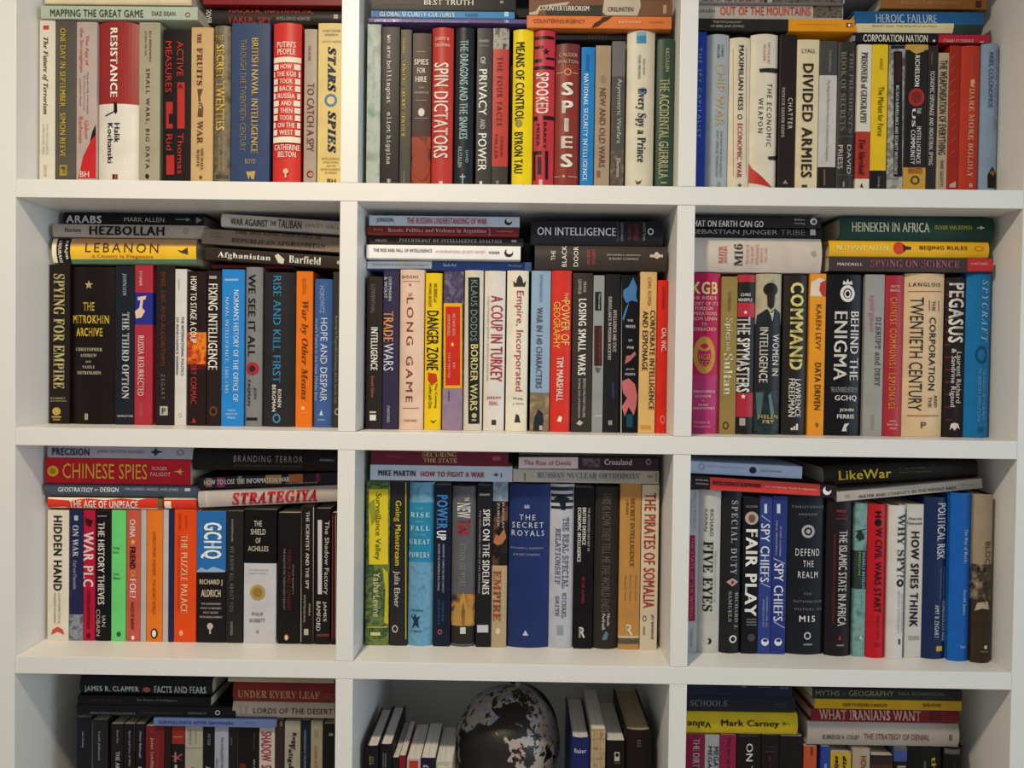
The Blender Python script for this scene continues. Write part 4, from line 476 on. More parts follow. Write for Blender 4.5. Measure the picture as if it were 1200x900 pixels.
V(242, 334, 172, '5a8fb0,6a9ab8,4f84a6:90', 'sky blue', '=sky blue book with a darker title band and stacked words, third row', [('.b', 245, 462, '2a7ea4'), ('THE', 268, 262, 300, 270, '6fb0cc', 'a'), ('RISE', 250, 280, 322, 300, 'a8ccdc', 'as_'), ('AND', 268, 310, 300, 318, '6fb0cc', 'a'), ('FALL', 250, 328, 322, 348, 'a8ccdc', 'as_'), ('OF THE', 262, 358, 308, 366, '6fb0cc', 'a'), ('GREAT', 246, 377, 322, 398, 'a8ccdc', 'as_'), ('POWERS', 243, 424, 320, 446, 'a8ccdc', 'as_'), ('UNWIN', 250, 632, 298, 642, '2c4a60', 'a'), ('.p', [(250, 654), (262, 664), (268, 648), (274, 664), (288, 656), (278, 674), (284, 702), (270, 690), (256, 704), (264, 676)], '1f3040'), ('HYMAN', 250, 708, 292, 718, '2c4a60', 'a')], h=1)
V(336, 397, 181, '1a1f30', 'dark navy', 'Power Up', [('POWER', 346, 216, 388, 342, '3c78b8', 'B'), ('UP', 346, 346, 382, 382, 'dcdee2', 'B'), ('LEADERSHIP, CHARACTER AND CONFLICT', 366, 394, 375, 574, 'a8acb8', ''), ('BEYOND THE SUPERHERO MULTIVERSE', 350, 394, 359, 566, 'a8acb8', ''), ('STEPHEN MOSS', 364, 600, 374, 676, '345a90', ''), ('SEAMUS', 350, 596, 359, 690, '345a90', ''), ('.o', 350, 706, 366, 724, 'a85468')])
V(400, 488, 186, '59595e', 'grey', 'The New Tsar', [('.b', 578, 695, '30304a,7c6034,c08a44,3a3a54:35'), ('.b', 695, 760, '2c2826'), ('THE', 448, 225, 466, 240, 'd8d4d0', ''), ('NEW', 420, 246, 470, 302, 'e0dcd8', 'B'), ('TSAR', 420, 306, 470, 364, 'a83038', 'B'), ('STEVEN LEE MYERS', 430, 394, 452, 548, '86868c', 'n_'), ('.p', [(402, 694), (408, 640), (416, 618), (424, 640), (434, 590), (444, 572), (452, 600), (462, 632), (472, 612), (482, 690)], 'b08848'), ('.p', [(436, 640), (444, 606), (450, 640), (448, 690), (438, 690)], '7c5a34'), ('.r', 432, 698, 452, 722, 'c4c0bc')], h=1)
V(491, 547, 182, '1f1f24', 'black', 'Spies on the Sidelines', [('.r', 502, 212, 540, 220, '8a888a'), ('SPIES ON THE SIDELINES', 513, 268, 540, 580, 'dcd8d4', ''), ('THE HIGH-STAKES WORLD OF NFL ESPIONAGE', 499, 272, 507, 576, '9a989a', 'n'), ('.r', 494, 690, 534, 717, 'b8bcc4')])
V(548, 603, 170, 'ab9675', 'beige-footed', '=book with a dark photo above and beige foot, beside the navy hardback', [('.b', 160, 240, '6a7c90,8c98a4,4c5c70:50'), ('.b', 240, 474, '2c2422,1c1818,6a4a38:40'), ('VLADISLAV', 584, 240, 594, 340, 'b8b0a8', ''), ('ZUBOK', 566, 242, 576, 336, 'b8b0a8', ''), ('.p', [(552, 390), (562, 360), (574, 366), (592, 340), (600, 372), (584, 396), (566, 400)], 'a86c4c'), ('REAGAN AND THE FALL OF THE', 584, 484, 594, 680, 'd8c8ac', ''), ('EMPIRE', 552, 490, 580, 676, 'a04434', 's'), ('.d', 560, 700, 578, 724, 'd0c0a0')])
Zm(600, 510, 3.103)
V(-14, 135, 178, '233262', 'thick navy', 'The Secret Royals', [('.p', [(44, 266), (46, 252), (52, 258), (56, 250), (60, 258), (64, 252), (64, 266)], '8c96b4'), ('THE', 26, 288, 86, 309, 'c0c4d0', 'an_'), ('SECRET', 0, 316, 116, 338, 'c0c4d0', 'an_'), ('ROYALS', -2, 345, 118, 367, 'c0c4d0', 'an_'), ('RICHARD J. ALDRICH', -6, 406, 114, 417, '8c96b4', 'an'), ('& RORY CORMAC', 4, 429, 104, 439, '8c96b4', 'an'), ('.p', [(38, 728), (48, 708), (60, 728)], 'b4bacb')], h=1)
V(136, 225, 178, 'aeb1bc', 'pale grey', 'The Real Special Relationship', [('.r', 140, 188, 224, 202, '24262c'), ('.r', 142, 214, 224, 224, '24262c'), ('.r', 142, 236, 224, 246, '24262c'), ('.r', 142, 258, 222, 268, '24262c'), ('.p', [(150, 232), (180, 216), (212, 232), (196, 244), (194, 272), (180, 272), (172, 244)], '1e2026'), ('THE REAL SPECIAL', 182, 298, 207, 558, '3a3c44', 'mn'), ('RELATIONSHIP', 156, 338, 177, 542, '3a3c44', 'mn'), ('MICHAEL', 180, 572, 198, 666, '3a3c44', 'mn'), ('SMITH', 156, 584, 172, 658, '3a3c44', 'mn'), ('.r', 164, 692, 186, 726, '8e9098')], h=1)
V(227, 296, 190, '171417', 'black', 'British Defence Economic Intelligence', [('THE AUTHORISED HISTORY OF', 274, 262, 284, 424, 'b4b0ac', ''), ('BRITISH DEFENCE', 255, 262, 270, 400, 'd8d4d0', 'B'), ('ECONOMIC INTELLIGENCE', 237, 262, 252, 462, 'd8d4d0', 'B'), ('PETER DAVIES', 252, 514, 264, 612, '9c2f40', ''), ('R', 242, 696, 266, 736, 'c4c0bc', 'aB')])
V(298, 388, 188, '302c2b', 'charcoal', 'This Is How They Tell Me the World Ends', [('THIS IS HOW THEY TELL ME THE WORLD ENDS', 326, 208, 358, 646, '6b605a', ''), ('Nicole', 344, 648, 357, 694, 'd0ccc6', ''), ('Perlroth', 326, 648, 340, 708, 'd0ccc6', ''), ('.p', [(326, 744), (340, 712), (350, 720), (344, 744)], '5c7890')], h=1)
V(390, 467, 176, 'b98a4c', 'ochre', '=ochre reader on intelligence with a thin grey foot, third row', [('.b', 738, 760, '6c6252,4a4438:200'), ('.b', 730, 738, 'c8bca4'), ('SECRET INTELLIGENCE', 428, 228, 446, 480, '6a4a26', 'sn'), ('A READER', 414, 232, 424, 290, '6a4a26', 'sn'), ('Christopher Andrew', 444, 506, 454, 604, '7c5a30', 'n'), ('Richard J. Aldrich', 424, 506, 434, 604, '7c5a30', 'n'), ('Wesley K. Wark', 406, 506, 416, 604, '7c5a30', 'n'), ('R', 412, 686, 440, 728, 'dcd0b8', 'aB')])
V(469, 532, 180, 'cfc2ac', 'cream', 'The Pirates of Somalia', [('THE PIRATES OF SOMALIA', 478, 209, 521, 630, 'a6342c', ''), ('JAY BAHADUR', 502, 650, 516, 744, '3c3834', ''), ('.o', 474, 656, 490, 678, '6c665c'), ('.r', 476, 696, 484, 726, '8c867a')])
Zm(400, 510, 3.103)
F(105, 622, 110, 164, 'a5afbc', 'pale blue-grey', 'How to Fight a War', [('MIKE MARTIN', 134, 127, 271, 149, '272c38', 'B'), ('HOW TO FIGHT A WAR', 289, 132, 521, 153, '8c3440', 'B'), ('.p', [(548, 145), (560, 142), (560, 136), (572, 144), (560, 152), (560, 147)], '3a4250'), ('.r', 580, 138, 584, 154, '3a4250')])
F(107, 608, 51, 107, '5a1f2d', 'wine red', 'Securing the State', [('OMAND', 154, 70, 224, 84, '8c3c48', 'n'), ('SECURING', 294, 60, 420, 80, 'b89c70', 's'), ('THE STATE', 298, 82, 422, 101, 'b89c70', 's'), ('.r', 550, 76, 580, 92, '8c3c48')])
Zm(600, 510, 3.103)
F(4, 534, 126, 176, 'a09a91', 'pale grey', 'Russian Nuclear Orthodoxy', [('.r', 44, 138, 49, 166, '6a655e'), ('RUSSIAN NUCLEAR ORTHODOXY', 92, 136, 466, 158, '5b6470', 'sn'), ('RELIGION, POLITICS, AND STRATEGY', 166, 160, 390, 167, '6a6f78', 'n'), ('.r', 492, 146, 512, 154, '7a756e'), ('.r', 522, 136, 526, 168, '6a655e')])
F(24, 534, 79, 123, '36252d', 'dark-and-pink', 'The Rise of Devils', [('.r', 24, 80, 240, 122, 'b8a8ac'), ('The Rise of Devils', 42, 91, 216, 110, '8c3444', 'n'), ('.r', 256, 84, 320, 116, '62565c,2c2024:120'), ('Crossland', 335, 86, 436, 109, 'c8bcbc', ''), ('.o', 486, 86, 506, 108, '8a7c80')])
F(26, 540, 60, 76, '5e5958', 'slim grey', '=slim grey book on top of the right flat pile, third row middle', [], r=.08)
# ---- third row, right
Cell(2, 2, .06); Zm(790, 510, 3.105)
V(40, 88, 198, 'a2a4a8', 'grey', '=slim grey book with a crimson patch at the left end, third row right', [('.r', 50, 364, 76, 676, '8c1f38'), ('THE STATE OF THE WORLD', 58, 370, 70, 670, 'b07080', ''), ('Rupert de Borchgrave', 70, 206, 80, 340, '6c6e74', 'n'), ('Ted Richardson', 58, 226, 66, 330, '6c6e74', 'n'), ('CAMBRIDGE', 58, 700, 68, 770, '7c7e84', 'n')])
V(89, 171, 194, 'b5b3ab', 'pale grey', 'The Secret History of the Five Eyes', [('RICHARD', 129, 268, 144, 368, '4a4844', 'n'), ('KERBAJ', 108, 268, 122, 350, '4a4844', 'n'), ('FIVE EYES', 104, 384, 141, 642, '24221f', 's'), ('THE SECRET HISTORY OF THE', 146, 418, 154, 610, '7c7a74', 'n'), ('.d', 116, 738, 136, 760, '26241f'), ('.d', 112, 738, 126, 758, 'b5b3ab')], h=1)
V(172, 247, 204, '222225', 'black', 'Special Duty', [('SPECIAL DUTY', 206, 236, 231, 508, 'a09c98', 'sn_'), ('.p', [(190, 534), (212, 520), (234, 534), (212, 550)], 'b89a9c'), ('.d', 206, 528, 219, 542, '8c2c30'), ('RICHARD J.', 218, 570, 234, 706, '94908c', 'sn'), ('SAMUELS', 196, 566, 210, 680, '94908c', 'sn'), ('.o', 200, 728, 228, 756, 'd0ccc8')], h=1)
V(248, 308, 228, '18171b', 'black', 'Fair Play', [('OLSON', 260, 254, 304, 264, '8a8890', 'a'), ('.d', 258, 278, 307, 326, 'b09c90'), ('.d', 270, 288, 296, 318, '6a5448'), ('FAIR PLAY', 258, 340, 302, 660, 'e0ddd8', 'B'), ('THE MORAL', 262, 666, 300, 673, 'a8a6a8', 'a'), ('DILEMMAS', 262, 676, 300, 683, 'a8a6a8', 'a'), ('OF SPYING', 262, 686, 300, 693, 'a8a6a8', 'a'), ('.d', 266, 722, 294, 750, '46444a')])
V(309, 355, 224, '2f4080', 'blue', '=left one of two matching blue books with slanting white rules', [('.r', 328, 250, 338, 284, 'c0c4d4'), ('.p', [(318, 290), (350, 314), (350, 317), (318, 294)], 'a8aecb'), ('SPY CHIEFS', 313, 320, 347, 536, 'd0d4e0', ''), ('.p', [(316, 536), (350, 552), (350, 555), (316, 540)], 'a8aecb'), ('GOVERNMENT, POWER, AND', 332, 586, 340, 700, 'a0a8c8', ''), ('INTELLIGENCE IN THE WEST', 320, 596, 328, 700, 'a0a8c8', ''), ('.d', 316, 738, 344, 766, 'd0d4e0'), ('.d', 322, 740, 340, 752, '2f4080')])
V(356, 410, 222, '2a3776', 'blue', '=right one of two matching blue books with slanting white rules', [('.r', 374, 250, 386, 284, 'c0c4d4'), ('MICHAEL GOODMAN', 382, 330, 390, 440, 'a0a8c8', ''), ('PAUL MADDRELL', 368, 310, 376, 438, 'a0a8c8', ''), ('.p', [(362, 446), (404, 466), (404, 469), (362, 450)], 'a8aecb'), ('SPY CHIEFS', 361, 464, 397, 678, 'd0d4e0', ''), ('.p', [(362, 676), (402, 700), (402, 703), (362, 680)], 'a8aecb'), ('.d', 364, 738, 392, 766, 'd0d4e0'), ('.d', 370, 740, 388, 752, '2a3776')])
V(412, 552, 224, '1b1e23', 'thick black', 'Defend the Realm', [('CHRISTOPHER', 430, 256, 548, 266, '86848a', 'an_'), ('ANDREW', 452, 283, 522, 293, '86848a', 'an_'), ('.o', 464, 326, 512, 374, 'a8a6a8'), ('.d', 480, 342, 496, 358, 'a8a6a8'), ('DEFEND', 442, 412, 531, 440, 'd4d2d0', 'an_'), ('THE', 468, 455, 508, 480, 'd4d2d0', 'an_'), ('REALM', 450, 495, 524, 520, 'd4d2d0', 'an_'), ('THE', 470, 572, 500, 582, '86848a', 'an_'), ('AUTHORIZED', 434, 600, 540, 610, '86848a', 'an_'), ('HISTORY OF', 438, 628, 540, 638, '86848a', 'an_'), ('MI5', 454, 656, 514, 680, 'd4d2d0', 'a_'), ('.o', 472, 716, 498, 744, 'b4b2b2'), ('.r', 470, 758, 502, 764, '86848a')], h=1)
Zm(980, 510, 3.105)
V(-36, 64, 240, '211b1f', 'black', 'The Islamic State in Africa', [('WARNER', 0, 270, 36, 282, 'b02c3c', 'a'), ('AND OTHERS', 4, 288, 34, 296, '8c2c3c', 'a'), ('.r', -2, 302, 42, 306, '7a2434'), ('THE ISLAMIC STATE IN AFRICA', 6, 345, 39, 696, 'd0ccc6', ''), ('THE EMERGENCE EVOLUTION AND FUTURE OF THE NEXT JIHADIST BATTLEFRONT', -14, 352, -4, 690, '8c2c3c', 'n'), ('.p', [(6, 744), (12, 726), (18, 744)], 'a82c3a'), ('HURST', 0, 760, 30, 768, 'b8b4b0', 'a')], h=1, r=.055)
V(66, 111, 248, '5c8580,789c98,48706c:50', 'teal', '=slim teal book with a helicopter picture, third row right', [('.b', 420, 560, '34423a,22302c:60'), ('.p', [(66, 348), (110, 340), (110, 343), (92, 348), (98, 360), (104, 376), (84, 386), (70, 370), (80, 352), (66, 351)], '22302e'), ('SIGNALS INTELLIGENCE FAILED', 91, 424, 103, 664, '78b4b8', ''), ('MISSION', 79, 424, 88, 510, '8ca058', ''), ('.p', [(82, 742), (88, 728), (96, 742)], 'b8c8c4')], r=.055)
V(113, 186, 252, 'b81d29', 'red', 'How Civil Wars Start', [('H', 140, 276, 166, 300, '2a1014', 'B'), ('.d', 140, 304, 166, 332, '1c1012'), ('W CIVIL WARS START', 138, 336, 166, 648, '2a1014', ''), ('BARBARA F. WALTER', 146, 655, 156, 744, '5c1218', 'n'), ('.r', 138, 756, 160, 770, '8c1c24')], h=1, r=.05)
V(187, 252, 256, 'cbc8c2', 'white', 'Why Spy?', [('WHY SPY?', 221, 284, 254, 520, '33302e', 'sn'), ('.d', 219, 524, 248, 553, '201e24'), ('.d', 228, 532, 238, 544, 'c8c4c0'), ('THE ART OF INTELLIGENCE', 236, 575, 245, 720, '8c8883', 'n'), ('BRIAN STEWART', 222, 566, 231, 725, '8c8883', 'n'), ('.r', 226, 742, 234, 762, '3c3a38')], h=1, r=.045)
V(254, 316, 252, 'c2beb7', 'off-white', 'How Spies Think', [('David', 262, 298, 312, 309, '3a3836', 'as'), ('Omand', 256, 314, 312, 326, '3a3836', 'as'), ('HOW SPIES THINK', 268, 348, 299, 700, '1f1d1c', 'B'), ('.r', 262, 730, 302, 745, '9c9892')], r=.055)
V(318, 407, 226, '1f2c50', 'dark navy', 'Political Risk', [('POLITICAL RISK', 366, 246, 400, 454, 'c8ccd6', ''), ('HOW BUSINESSES AND ORGANIZATIONS', 390, 480, 398, 610, '6c7898', 'n'), ('CAN ANTICIPATE GLOBAL', 376, 480, 384, 600, '6c7898', 'n'), ('CONDOLEEZZA RICE', 386, 602, 400, 752, 'b4bac8', ''), ('AMY B ZEGART', 356, 616, 374, 740, 'b4bac8', ''), ('.r', 363, 768, 388, 786, 'c09c3c')], h=1, r=.05)
V(408, 494, 211, '1c5eb0', 'bright blue', 'The War of Words', [('The War of Words', 464, 340, 480, 468, 'a0bce0', 's'), ('Harold James', 458, 560, 474, 656, 'a0bce0', 's'), ('Yale', 448, 764, 472, 776, 'a0bce0', 'as')], h=1, r=.042)
V(495, 572, 215, '3a2f22', 'brown', 'Bloc by Bloc', [('.b', 200, 470, '9c8c76'), ('.b', 470, 600, '6a5c4a,3a3026,a89a84:45'), ('.d', 514, 478, 524, 496, '2a2420'), ('.d', 534, 482, 546, 500, '2a2420'), ('BLOC BY BLOC', 538, 386, 562, 614, '4a4238', 'n'), ('.p', [(506, 640), (514, 610), (552, 604), (560, 636), (530, 630)], 'b0a48e'), ('.r', 538, 766, 550, 778, 'd0c8ba'), ('Harvard', 524, 784, 556, 790, 'b0a898', 'a')], h=1, r=.036)
Zm(0, 0, 1)
F(802, 980, 556, 573, '241c20', 'red-and-black', 'Intelligence Elsewhere', [('.p', [(832, 558.5), (961, 567.5), (961, 581), (832, 574)], 'b83a34'), ('DAVIES AND', 815, 561, 830, 564, 'c4bcb8', ''), ('GUSTAFSON', 815, 565.4, 830, 568.4, 'c4bcb8', ''), ('INTELLIGENCE ELSEWHERE', 835, 563.5, 892, 571.5, '3a1416', 'B'), ('Spies and Espionage Outside the Anglosphere', 896, 569, 957, 575, 'e0b4a8', ''), ('.d', 964, 570, 974, 580, 'd8d0cc'), ('.d', 967, 569, 974, 576, '241c20')], dy=12, r=.05)
F(802, 940, 539, 555, '9aa7bd', 'pale blue', '=pale blue book with a black dot, topmost in the third row right', [('.o', 818, 543, 826, 551, '8c7ca4'), ('VIOLENT NON-STATE ACTORS', 828, 545.5, 874, 549.5, '8080ac', 'n'), ('.d', 878, 547, 886.5, 555, '23252f'), ('JEAN GUISNEL', 890, 550.5, 917, 554.5, '4c505c', 'n')], dy=7, r=.058)
F(981, 1151, 576, 589, '9c958c', 'slim grey', 'Water and Conflict in the Middle East', [('MARIE', 990, 579, 996, 584, '7a746c', 'n'), ('WATER AND CONFLICT IN THE MIDDLE EAST', 1005, 572.5, 1121, 581, '35312d', ''), ('.r', 1124, 567.5, 1142, 569, '8a847c')], dy=-16, r=.05)
F(966, 1146, 546, 570, '181512', 'thick black', '=thick black hardback with a yellow title on the tilted grey book', [('LikeWar', 982.5, 548, 1044.5, 563.5, 'c9ae3a', ''), ('P. W. SINGER', 1054, 547, 1084, 550, '6a5c30', 'n'), ('EMERSON T. BROOKING', 1054, 551.5, 1090, 554.5, '6a5c30', 'n')], h=1, dy=-9, r=.055)
# ---- bottom row, left
Cell(3, 0, .07); Zm(80, 780, 7.5)
V(70, 203, 455, '1a1b22', 'black', '=black book at the far left end of the bottom row', [('Luke Harding', 116, 572, 145, 720, '9a9896', '')])
V(206, 345, 478, '232327', 'charcoal', '=charcoal book with a thin pale edge, second from the left, bottom row', [('.r', 207, 480, 211, 900, '8c8a84'), ('Loch Johnson', 258, 576, 288, 832, 'a09e9a', '')])
V(372, 482, 512, '1c1a1c', 'black', '=black book with two short white words, third from the left, bottom row', [('Rory Cor', 420, 565, 448, 685, 'a09e9a', ''), ('THE ART OF', 416, 750, 456, 1010, 'b0aca6', 'B')])
V(484, 585, 512, '1a181b', 'black', '=black book touching a thin mauve edge line, bottom row left', [('Spies and Lies of War', 526, 568, 554, 886, 'a09e9a', ''), ('.r', 581, 512, 585, 900, '6a4470')])
V(588, 672, 512, '18161a', 'black', '=black book between the mauve edge and the dark red spine', [('Oliver Bullough', 620, 570, 648, 810, 'a8a6a2', ''), ('MO', 614, 885, 650, 1000, 'b0aca6', 'B')])
V(676, 842, 532, '702024', 'dark red', 'Joint Intelligence', [('.p', [(724, 572), (748, 584), (744, 592), (722, 580)], '9c4040'), ('Joint Intelligence', 718, 626, 756, 1000, 'bfa98c', 's'), ('THE SECRET HISTORY', 772, 630, 798, 960, '9c3a3c', 'n')])
V(845, 902, 540, '241a1c', 'slim dark', '=slim dark book right of the dark red one, bottom row left', [])
V(906, 1020, 540, '1b1a1c', 'black', '=black book with a red block and a torn flag picture, bottom row', [('.b', 535, 690, '8c2a24'), ('.r', 922, 622, 1000, 630, 'b87860'), ('.p', [(908, 790), (952, 800), (1002, 770), (1004, 785), (966, 808), (1006, 836), (960, 822), (910, 840), (945, 812), (908, 798)], 'a0484c'), ('.p', [(935, 760), (950, 760), (950, 850), (935, 850)], '9c6c74'), ('.r', 936, 870, 958, 960, 'a8a6a2')])
V(1023, 1180, 530, 'a19d8c', 'cream', '=cream book with a thin line across, bottom row left', [('.r', 1025, 722, 1178, 728, '7c7868'), ('BEN', 1066, 560, 1084, 690, '6c6a60', 'n'), ('MACINTYRE', 1114, 556, 1132, 690, '6c6a60', 'n'), ('T', 1082, 890, 1110, 930, '2c2a26', 'a')])
Zm(230, 780, 7.059)
V(56, 147, 508, '17161a', 'black', '=black book between the cream and the pale lavender spines', [('PETER', 94, 560, 120, 662, '7c7a78', 'n'), ('A B', 78, 830, 122, 900, 'b0aeaa', 'B')])
V(149, 265, 504, '9b9fae', 'pale lavender', '=pale lavender-grey book in the bottom row left', [('THE INTELLIGENCE WAR', 202, 588, 228, 870, '34363e', 'n'), ('HISTORY', 160, 766, 182, 900, '34363e', 'n')])
V(269, 336, 506, '1e1c1f', 'slim black', '=slim black book right of the pale lavender one, bottom row', [('BAER', 284, 592, 302, 660, '6a6864', 'n')])
V(339, 516, 508, '151417', 'thick black', '=thick black book with faint lines, left of the white and red one', [('.r', 340, 512, 344, 900, '5c5a56'), ('FREEDMAN', 470, 548, 490, 700, '4c4a48', 'n'), ('.r', 360, 810, 410, 850, '6a2420'), ('WAR', 468, 766, 492, 900, '8a8884', '')])
V(519, 649, 500, 'c2b9b0', 'white', '=white book with big red capitals, bottom row left', [('SHADOW', 536, 542, 624, 792, 'a8283a', ''), ('STATE', 536, 818, 624, 1010, 'a8283a', '')])
V(653, 725, 448, '35292a', 'dark brown', '=dark brown book right of the white one with red capitals', [('.r', 694, 460, 712, 500, '7c6c64')])
V(729, 861, 458, 'a39d8f', 'grey-cream', '=grey-cream book with jagged black lettering, bottom row left', [('Roger', 785, 552, 832, 700, '28261f', 'B'), ('Faligot', 752, 650, 802, 880, '28261f', 'B'), ('.d', 766, 836, 820, 900, '1c1a18')])
V(865, 942, 452, '182030', 'dark navy', '=dark navy book with pale thin lettering, bottom row left', [('UNDERSTANDING THE SECRET', 890, 530, 912, 860, '8c98a4', 'n')])
V(945, 1044, 456, '9c937f', 'beige', '=beige book with faint rust lettering, bottom row left', [('PAUL', 980, 530, 994, 600, '6c6658', 'n'), ('TODD', 1000, 530, 1012, 600, '6c6658', 'n'), ('GLOBAL INTELLIGENCE', 976, 656, 1002, 1000, '9c5444', 'n')])
V(1047, 1145, 482, '161416', 'black', '=black book touching the divider at the end of the bottom row left', [('Joh', 1096, 552, 1134, 582, 'c0bcb6', 'as')])
Zm(80, 780, 7.5)
F(750, 1822, 468, 527, '5f6f9e', 'slim blue', 'Surveillance After Snowden', [('SURVEILLANCE AFTER SNOWDEN', 795, 484, 1450, 516, '2a3a74', ''), ('LYON', 1560, 488, 1640, 510, '3c4c80', 'n')], r=.062)
F(74, 1472, 352, 462, '1b191d', 'black', 'Analyzing Intelligence', [('ANALYZING INTELLIGENCE', 190, 404, 596, 427, '8c8a86', ''), ('ORIGINS, OBSTACLES, AND INNOVATIONS', 640, 406, 990, 426, '55534f', 'n'), ('GEORGE BRUCE', 1052, 406, 1220, 427, '8c8a86', 'n'), ('.o', 1290, 392, 1335, 436, 'c8c6c2')])
F(84, 1255, 268, 345, '16151a', 'black', 'The Future of Intelligence', [('BARRY R. ZULAUF', 195, 290, 470, 312, '5c3430', 'n'), ('The Future of Intelligence', 600, 290, 962, 318, '8c8a8a', 'is')])
F(100, 1262, 104, 266, '15151a', 'black', '=black hardback with pale slab capitals and a red dot, bottom row', [('JAMES R. CLAPPER', 142, 176, 624, 242, 'a9b4b4', 'B'), ('.d', 655, 188, 722, 236, '9c5450'), ('FACTS AND FEARS', 755, 178, 1215, 246, 'a9b4b4', 'B')], h=1)
Zm(230, 780, 7.059)
F(300, 1140, 308, 446, 'afa090', 'beige', 'Lords of the Desert', [('JAMES', 362, 326, 382, 410, 'a07868', 'un'), ('BARR', 402, 330, 424, 412, 'a07868', 'un'), ('LORDS OF THE DESERT', 472, 352, 1132, 402, '3a3430', 'n')], h=1)
F(302, 1140, 142, 306, '742620', 'brick red', 'Under Every Leaf', [('UNDER EVERY LEAF', 342, 203, 1022, 274, 'c09070', 's'), ('WILLIAM', 1052, 228, 1130, 244, 'a8584c', 'n'), ('BEAVER', 1060, 254, 1126, 270, 'a8584c', 'n')], h=1)
F(262, 1140, 106, 138, 'a09678', 'slim khaki', '=slim khaki book squeezed under the shelf above the brick red one', [])
# ---- bottom row, middle
Cell(3, 1, .05); Zm(420, 800, 8.571)
V(73, 203, 640, '1a181e', 'black', '=black book with small gold print at the left end, bottom row middle', [('SMALL', 106, 720, 132, 830, '8a7858', 'an'), ('.r', 108, 745, 155, 752, '7a6c54'), ('.r', 108, 765, 155, 772, '7a6c54'), ('.r', 108, 785, 155, 792, '7a6c54'), ('.r', 108, 805, 155, 812, '7a6c54')], h=1, pg=0)
V(207, 342, 624, '17161b', 'black', '=black book with two columns of white print, second in the bottom middle bay', [('STRATEGIC STUDIES', 266, 700, 282, 850, 'a8a6a4', 'n'), ('INTELLIGENCE', 244, 700, 258, 850, 'a8a6a4', 'n')], h=1, pg=0)
V(345, 409, 752, '1c1a1e', 'black', '=short black paperback left of the thin red one, bottom row', [], pg=0)
V(411, 476, 732, '7c1d24', 'dark red', '=thin dark red book in the bottom middle bay', [], pg=0)
V(487, 626, 768, 'b4a09c', 'pale pink', '=pale book with an orange-red block, bottom row middle', [('.r', 510, 785, 600, 900, 'a83a26')], pg=0)
V(632, 776, 756, '1d1a30', 'dark violet', '=dark violet pamphlet box with a white letter, bottom row middle', [('R', 650, 824, 715, 850, 'c8c6c4', 'a')], pg=0)
V(780, 948, 800, 'b5ad9c', 'cream', '=cream magazine with a curling cover, left of the globe', [('.p', [(800, 830), (880, 822), (936, 812), (936, 850), (800, 860)], 'c9c2ae'), ('.r', 860, 825, 915, 832, '8c8474')], pg=0)
Zm(640, 790, 8)
V(236, 412, 600, '20255a', 'navy', '=navy book with one white name, right of the globe', [('Baker', 262, 696, 380, 742, 'b4b6c8', 'aB')], h=1, pg=0)
V(420, 556, 516, 'a98f6c,b8a282,937a58:90', 'tan', '=tan book with a lattice pattern right of the navy one', [('.r', 424, 520+90*k, 552, 524+90*k, '8c7450') for k in range(5)] + [('.r', 448+30*k, 520, 452+30*k, 900, '9a805c') for k in range(3)], pg=0)
V(568, 738, 622, '17120f', 'black', '=black book with a white figure badge, bottom row middle', [('.r', 640, 730, 688, 815, 'b4b0aa'), ('.d', 648, 738, 682, 776, '1c1816'), ('.r', 636, 828, 692, 836, '6a6660')], pg=0)
V(744, 992, 530, '1f1410', 'thick brown-black', '=thick brown-black hardback rightmost in the bottom middle bay', [('.r', 852, 614, 888, 632, '5c4a44'), ('.r', 852, 640, 888, 656, '5c4a44'), ('.r', 852, 664, 888, 682, '5c4a44')], h=1, pg=2)
# ---- bottom row, right
Cell(3, 2, .065); Zm(800, 790, 7.5)
V(4, 192, 528, '84193a', 'crimson', '=crimson book with white capitals at the left, bottom row right', [('THE DIRTY WAR', 84, 560, 148, 1010, 'b8aaa8', '')])
V(196, 325, 538, '93979b', 'grey', '=grey book with dark capitals between two crimson ones, bottom row', [('MEGATRENDS', 266, 632, 314, 1060, '2c2c30', ''), ('MEGA', 220, 628, 258, 830, '2c2c30', '')])
V(328, 473, 532, '822040', 'crimson', '=crimson book with dim lettering right of the grey one, bottom row', [('The Art of War', 388, 552, 420, 900, '3c1420', 'n')])
V(478, 690, 530, '1b1517', 'black', '=black book with bold white capitals, fourth in the bottom right bay', [('.r', 490, 540, 660, 546, '4a4444'), ('ON THE', 552, 602, 615, 1000, 'c8c4c0', '')])
V(693, 850, 534, '1a1216', 'dark', '=dark book with small mauve stacked name, bottom row right', [('Christopher', 714, 628, 832, 644, '5c4858', 'an'), ('Steed', 720, 668, 822, 684, '5c4858', 'an'), ('.r', 752, 716, 774, 760, '4c1a28'), ('.r', 760, 790, 772, 900, '4c1a28')])
V(853, 1055, 545, '150f14', 'dark', '=plain near-black book left of the terracotta spine, bottom row', [('.b', 500, 1200, '1a1014')])
Zm(930, 800, 7.5)
V(92, 208, 560, 'b04c30', 'terracotta', '=terracotta book under the flat pile, bottom row right', [('.r', 150, 565, 168, 640, '6a2818')])
V(240, 322, 560, '27408a', 'blue', '=slim blue book beside a yellow one, bottom row right', [('.r', 270, 712, 290, 900, '7c8cb8')])
V(328, 512, 618, 'b8982e', 'yellow', '=yellow book with slanting black words, bottom row right', [('only the', 352, 640, 400, 860, '1c1a14', 'iB'), ('dire', 428, 640, 466, 800, '1c1a14', 'iB')])
V(522, 676, 583, 'a3937f', 'beige', '=beige book with a short red word, bottom row right', [('HOW TO', 584, 640, 640, 880, '8c241c', '')])
V(682, 880, 640, '2a2022', 'dark brown', '=dark brown book in shadow under the right flat pile, bottom row', [('.b', 720, 1200, '4c2a26')])
